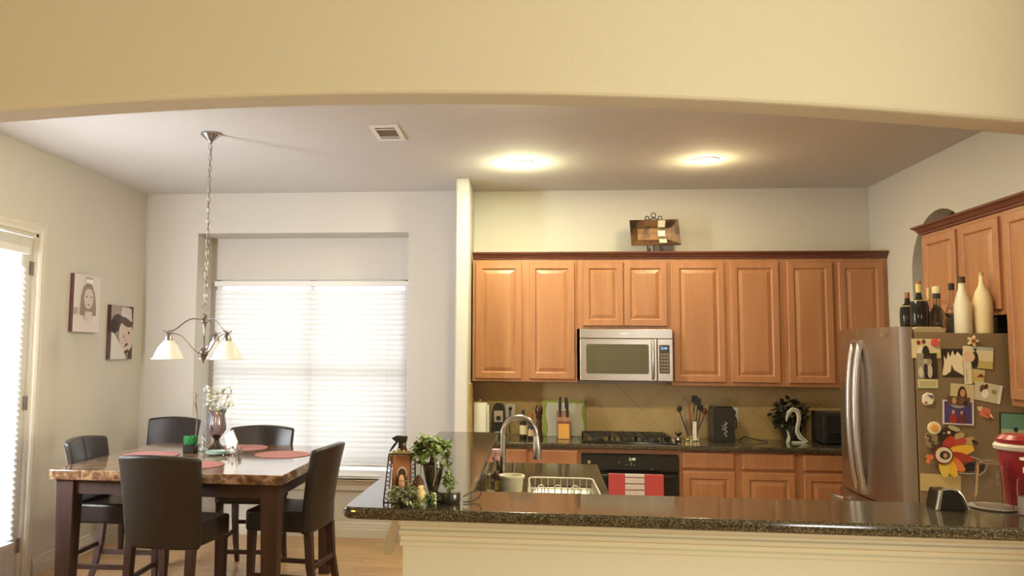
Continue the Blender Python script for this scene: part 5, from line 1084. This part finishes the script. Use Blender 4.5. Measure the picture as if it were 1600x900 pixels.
b = MB(); b.box(-2.085, -1.995, 5.375, 5.43, TZ, TZ+.008); b.tube([(-2.08, 5.378, TZ+.005), (-2.08, 5.378, TZ+.035), (-2.04, 5.378, TZ+.05), (-2.0, 5.378, TZ+.035), (-2.0, 5.378, TZ+.005)], .003, 6); b.tube([(-2.08, 5.428, TZ+.005), (-2.08, 5.428, TZ+.07), (-2.04, 5.428, TZ+.09), (-2.0, 5.428, TZ+.07), (-2.0, 5.428, TZ+.005)], .003, 6); b.build('rack', pm('napkin_metal', (.25, .2, .16), .35, .8), nh)
b = MB(); b.prism([(-2.065, TZ+.01), (-2.015, TZ+.01), (-1.998, TZ+.09), (-2.035, TZ+.168), (-2.09, TZ+.135)], 5.385, 5.40, 'XZ'); b.build('napkins', pm('napkin_white', (.78, .77, .72), .9), nh)
for i, (x, y) in enumerate(((-2.02, 5.352), (-1.985, 5.40))):
    s_ = thing('salt_shaker', ('small shaker just before the napkins', 'small shaker right of the napkins')[i], 'shaker', (x, y, TZ), 0, 'shakers by the napkin holder')
    b = MB(); b.lathe([(0, 0), (.014, 0), (.015, .04), (.012, .048), (0, .048)], (x, y, TZ), 14); b.build('jar', GLASS, s_, smooth=True)
    b = MB(); b.lathe([(0, .0485), (.0125, .0485), (.011, .062), (0, .066)], (x, y, TZ), 14); b.build('lid', NICKEL, s_, smooth=True)

# ------------------------------------------------------------------ chandelier
cd = thing('chandelier', 'brushed nickel chandelier with three frosted bell shades hanging over the table', 'chandelier', (-2.12, 5.06, 1.54))
cx, cy = -2.122, 5.06
b = MB(); b.lathe([(.065, ZC-.0005), (.066, ZC-.012), (.055, ZC-.022), (.028, ZC-.045), (.012, ZC-.06), (.010, ZC-.075), (0, ZC-.075)], (cx, cy, 0), 32); b.build('canopy', pm('shiny_nickel', (.4, .39, .42), .18, 1), cd, smooth=True)
b = MB(); n = 30; ztop, zbot = ZC-.078, 1.925; L = (ztop-zbot)/n
for i in range(n):
    zc = ztop-(i+.5)*L; a = (i % 2)*PI/2+.5
    b.tube([(cx+math.cos(t)*.0105*math.cos(a), cy+math.cos(t)*.0105*math.sin(a), zc+math.sin(t)*L*.64) for t in [2*PI*k/10 for k in range(10)]], .0024, 5, True)
b.tube([(cx+.006*math.sin(i*1.1), cy+.006*math.cos(i*1.1), ztop-(ztop-zbot)*i/24) for i in range(25)], .002, 5)
b.build('chain', NICKEL, cd)
b = MB(); b.tube([(cx+.021*math.cos(t), cy, 1.900+.021*math.sin(t)) for t in [2*PI*k/18 for k in range(18)]], .003, 6, True); b.build('ring', NICKEL, cd, smooth=True)
b = MB(); b.lathe([(0, 1.88), (.006, 1.878), (.008, 1.86), (.016, 1.85), (.012, 1.84), (.024, 1.825), (.026, 1.81), (.014, 1.80), (.010, 1.785), (.006, 1.77), (.006, 1.72), (.011, 1.71), (.006, 1.70), (.006, 1.645), (.02, 1.632), (.03, 1.618), (.03, 1.598), (.022, 1.585), (.014, 1.565), (.006, 1.557), (.009, 1.547), (0, 1.538)], (cx, cy, 0), 24); b.build('centre_column', NICKEL, cd, smooth=True)
for deg in (213, 333, 93):
    a = R_(deg); u = Vector((math.cos(a), math.sin(a), 0)); c0 = Vector((cx, cy, 0)); RR = .22
    P3 = lambda r_, z_: c0+u*r_+Vector((0, 0, z_))
    b = MB()
    b.tube(bez(P3(.02, 1.822), P3(.13, 1.86), P3(.14, 1.745), P3(RR+.02, 1.737), 14), .0042, 7)
    b.tube(bez(P3(.025, 1.605), P3(.09, 1.62), P3(.10, 1.74), P3(RR-.0, 1.73), 14), .0042, 7)
    b.ball(P3(RR+.03, 1.745), .006, 8); b.ball(P3(.03, 1.603), .008, 8)
    sd = Vector((-u.y, u.x, 0)); b.tube(bez(P3(RR, 1.738)-sd*.035+Vector((0, 0, .01)), P3(RR, 1.730)-sd*.01, P3(RR, 1.730)+sd*.01, P3(RR, 1.738)+sd*.035+Vector((0, 0, .01)), 8), .003, 6)
    b.build('arm', NICKEL, cd, smooth=True)
    b = MB(); b.lathe([(0, 1.752), (.006, 1.75), (.008, 1.738), (.014, 1.73), (.022, 1.71), (.026, 1.69), (.028, 1.675), (0, 1.675)], tuple(P3(RR, 0)), 20); b.build('socket_cap', NICKEL, cd, smooth=True)
    b = MB(); b.lathe([(.027, 1.685), (.040, 1.672), (.062, 1.645), (.080, 1.61), (.092, 1.578), (.108, 1.566), (.106, 1.564), (.089, 1.573), (.077, 1.607), (.059, 1.641), (.038, 1.667), (.025, 1.681)], tuple(P3(RR, 0)), 36); b.build('lamp_shade', SHADE, cd, smooth=True)
    b = MB(); b.ball(P3(RR, 1.625), .022, 12, (1, 1, 1.3)); b.build('bulb', WHITE, cd, smooth=True)

# ------------------------------------------------------------------ ceiling fittings
vt = thing('ceiling_vent', 'white rectangular air vent in the dining ceiling', 'vent', (-.935, 5.12, ZC-.01))
b = MB(); vx0, vx1, vy0, vy1 = -1.03, -.84, 4.94, 5.30; z0, z1 = ZC-.010, ZC-.0005
b.box(vx0, vx1, vy0, vy0+.04, z0, z1); b.box(vx0, vx1, vy1-.04, vy1, z0, z1); b.box(vx0, vx0+.03, vy0+.04, vy1-.04, z0, z1); b.box(vx1-.03, vx1, vy0+.04, vy1-.04, z0, z1); b.box(vx0+.03, vx1-.03, 5.02, 5.03, z0, z1); b.box(vx0+.03, vx1-.03, 5.205, 5.215, z0, z1); b.build('frame', WHITE, vt, bevel=.002)
b = MB(); b.box(vx0+.03, vx1-.03, vy0+.04, vy1-.04, ZC-.002, ZC-.0008); b.build('backing', col(S(170, 155, 132), .8), vt)
b = MB()
for i in range(12):
    y = vy0+.05+i*.0225; b.prism([(y, ZC-.008), (y+.008, ZC-.003), (y+.010, ZC-.003), (y+.002, ZC-.008)], vx0+.03, vx1-.03, 'YZ')
b.build('louvres', col(S(185, 170, 150), .6), vt)
LAMP = pm('lamp_face', (1, .95, .85), .5, emit=(1, .93, .78), es=6)
for i, (x, y) in enumerate(((-.065, 6.03), (1.30, 6.02))):
    r = thing('recessed_ceiling_light', ('lit recessed ceiling light nearest the dividing wall', 'lit recessed ceiling light in the middle of the kitchen')[i], 'ceiling light', (x, y, ZC-.01), 0, 'recessed kitchen lights')
    b = MB(); b.lathe([(.075, ZC-.0005), (.098, ZC-.0005), (.098, ZC-.006), (.09, ZC-.009), (.075, ZC-.006)], (x, y, 0), 40); b.build('trim_ring', WHITE, r, smooth=True)
    b = MB(); b.lathe([(0, ZC-.012), (.04, ZC-.011), (.07, ZC-.007), (.0745, ZC-.003), (0, ZC-.003)], (x, y, 0), 36); b.build('lens', LAMP, r, smooth=True)

# ------------------------------------------------------------------ canvas portraits on the left wall
def canvas(label, y0, y1, z0, z1, edge, shapes, base):
    r = thing('canvas_picture', label, 'picture', (XL+.01, (y0+y1)/2, z0), 0, 'canvas portraits on the left wall')
    b = MB(); b.box(XL+.001, XL+.034, y0, y1, z0, z1); b.build('canvas_block', edge, r)
    M = planeM((XL+.0342, y1, z0), (0, -1, 0), (0, 0, 1)); M = planeM((XL+.0342, y0, z0), (0, 1, 0), (0, 0, 1))
    art([(rc(0, 0, 1, 1), base)]+shapes, y1-y0, z1-z0, M, 'portrait', r, .0005); return r
HR = S(150, 128, 122); PALE = S(205, 190, 185)
canvas('pale canvas portrait of a long-haired girl with a crown, nearest the glass door', 5.862, 6.24, 1.76, 2.215, col(S(95, 62, 62), .7),
       [(ell(.5, .10, .6, .28), S(215, 205, 203)), (rc(.0, .3, .16, .42), S(180, 155, 152)), ([(.22, .3), (.26, .62), (.34, .8), (.48, .86), (.66, .84), (.78, .7), (.84, .5), (.86, .3), (.55, .26)], HR), (ell(.55, .60, .18, .19), PALE), ([(.4, .72), (.55, .82), (.7, .74), (.6, .76), (.5, .76)], HR), (ell(.47, .62, .045, .012), S(125, 105, 100)), (ell(.64, .62, .045, .012), S(125, 105, 100)), (ell(.55, .48, .06, .015), S(165, 125, 125)), (ell(.55, .55, .02, .02), S(180, 160, 155)), (rc(.4, .86, .68, .93), S(232, 228, 228)), ([(.4, .93), (.45, .97), (.5, .93), (.55, .98), (.6, .93), (.66, .97), (.68, .93)], S(150, 140, 140)), ([(.42, .36), (.68, .36), (.72, .22), (.38, .22)], PALE)], S(216, 206, 204))
canvas('darker canvas portrait of a baby face, closer to the room corner', 6.43, 6.805, 1.542, 2.003, col(S(90, 68, 66), .7),
       [(rc(0, .72, .4, 1), S(160, 145, 140)), (rc(.8, .0, 1, 1), S(85, 65, 62)), ([(.4, .8), (.46, .98), (.9, .96), (.95, .72), (.6, .7)], S(205, 195, 195)), (ell(.3, .68, .28, .16), S(80, 62, 60)), (ell(.1, .6, .2, .14), S(55, 42, 42)), (ell(.68, .44, .34, .30, 24, -.35), S(205, 185, 180)), (ell(.66, .7, .28, .08, 20, -.2), S(95, 76, 72)), (ell(.58, .42, .05, .012, 14, -1.1), S(60, 45, 45)), (ell(.80, .50, .045, .025), S(80, 62, 60)), (ell(.70, .27, .09, .028, 16, .3), S(105, 70, 68)), (ell(.66, .35, .05, .012, 12, .3), S(165, 140, 135)), (ell(.66, .13, .16, .03, 14, .3), S(70, 55, 52)), ([(0, .5), (.12, .48), (.4, .28), (.62, .12), (.7, 0), (0, 0)], S(212, 204, 203))], S(150, 132, 128))

# ------------------------------------------------------------------ light
def area(name, loc, rot, sx, sy, power, c, spread=PI):
    l = bpy.data.lights.new(name, 'AREA'); l.shape = 'RECTANGLE'; l.size = sx; l.size_y = sy; l.energy = power; l.color = c; l.spread = spread
    o = bpy.data.objects.new(name, l); C.objects.link(o); o.location = loc; o.rotation_euler = rot; return o
area('daylight_window', (-2.06, 7.62, 1.45), (-PI/2, 0, 0), 1.9, 1.8, 13, (.82, .89, 1))
area('daylight_door', (XL-.25, 4.97, 1.3), (0, -PI/2, 0), 2.4, .9, 760, (.72, .84, 1))
pd = area('fill_added_door', (XL-.12, (EY0+EY1)/2, 1.72), (0, 0, 0), .62, 1.15, 100, (.93, .96, 1), R_(110)); pd.rotation_euler = Vector((.62, 1, .12)).to_track_quat('-Z', 'Y').to_euler()  # added fill at the invented door, aimed at the dining back wall
ld = area('fill_living_room', (5.12, 1.0, 1.6), (0, 0, 0), 1.5, 1.7, 350, (1, .96, .60), R_(130)); ld.rotation_euler = Vector((-1, .42, .05)).to_track_quat('-Z', 'Y').to_euler()  # added fill from the invented window, reaches through the arch to the left wall
def lamp(x, y, z, e, c, r=.25):
    l = bpy.data.lights.new('room_point_light', 'POINT'); l.energy = e; l.color = c; l.shadow_soft_size = r
    o = bpy.data.objects.new('room_point_light', l); C.objects.link(o); o.location = (x, y, z)
lamp(-2.0, -.7, 1.9, 75, (1, .66, .16)); lamp(2.0, -.8, 1.8, 45, (1, 1, 1))
for i, (x, y) in enumerate(((-.065, 6.03), (1.30, 6.02), (-.065, 4.1), (1.30, 4.1))):
    e, p = ((30, 11.5), (14, 7), (42, 9), (24, 5))[i]; c = ((1, .98, .60), (1, .84, .46), (1, .90, .58), (1, .90, .58))[i]
    l = bpy.data.lights.new('recessed_lamp', 'AREA'); l.shape = 'DISK'; l.size = .14; l.energy = e; l.color = c
    o = bpy.data.objects.new('recessed_lamp', l); C.objects.link(o); o.location = (x, y, ZC-.016)
    lamp(x, y, ZC-.13, p, c, .06)  # extra point light without fixture, added to brighten ceiling and upper wall
wd = bpy.data.worlds.new('world'); bpy.context.scene.world = wd; wd.use_nodes = True
wd.node_tree.nodes['Background'].inputs[0].default_value = (.95, .98, 1, 1); wd.node_tree.nodes['Background'].inputs[1].default_value = 1.5

# ------------------------------------------------------------------ camera
F, PXc, yaw, pitch, roll, H = 1250, 702.7, .1003, .0811, .0087, 1.62
cam = bpy.data.cameras.new('camera'); co = bpy.data.objects.new('camera', cam); C.objects.link(co)
cam.sensor_width = 36; cam.lens = F/1600*36; cam.shift_x = (800-PXc)/1600; cam.clip_start = .05
co.matrix_world = Matrix.Translation((0, 0, H)) @ Matrix.Rotation(yaw, 4, 'Z') @ Matrix.Rotation(PI/2+pitch, 4, 'X') @ Matrix.Rotation(roll, 4, 'Z')
sc = bpy.context.scene; sc.camera = co
sc.view_settings.view_transform = 'Standard'; sc.view_settings.look = 'None'; sc.view_settings.gamma = 1; sc.view_settings.exposure = 0
sc.view_settings.use_curve_mapping = False
sc.cycles.use_denoising = True; sc.cycles.max_bounces = 10; sc.cycles.diffuse_bounces = 5; sc.cycles.sample_clamp_indirect = 6
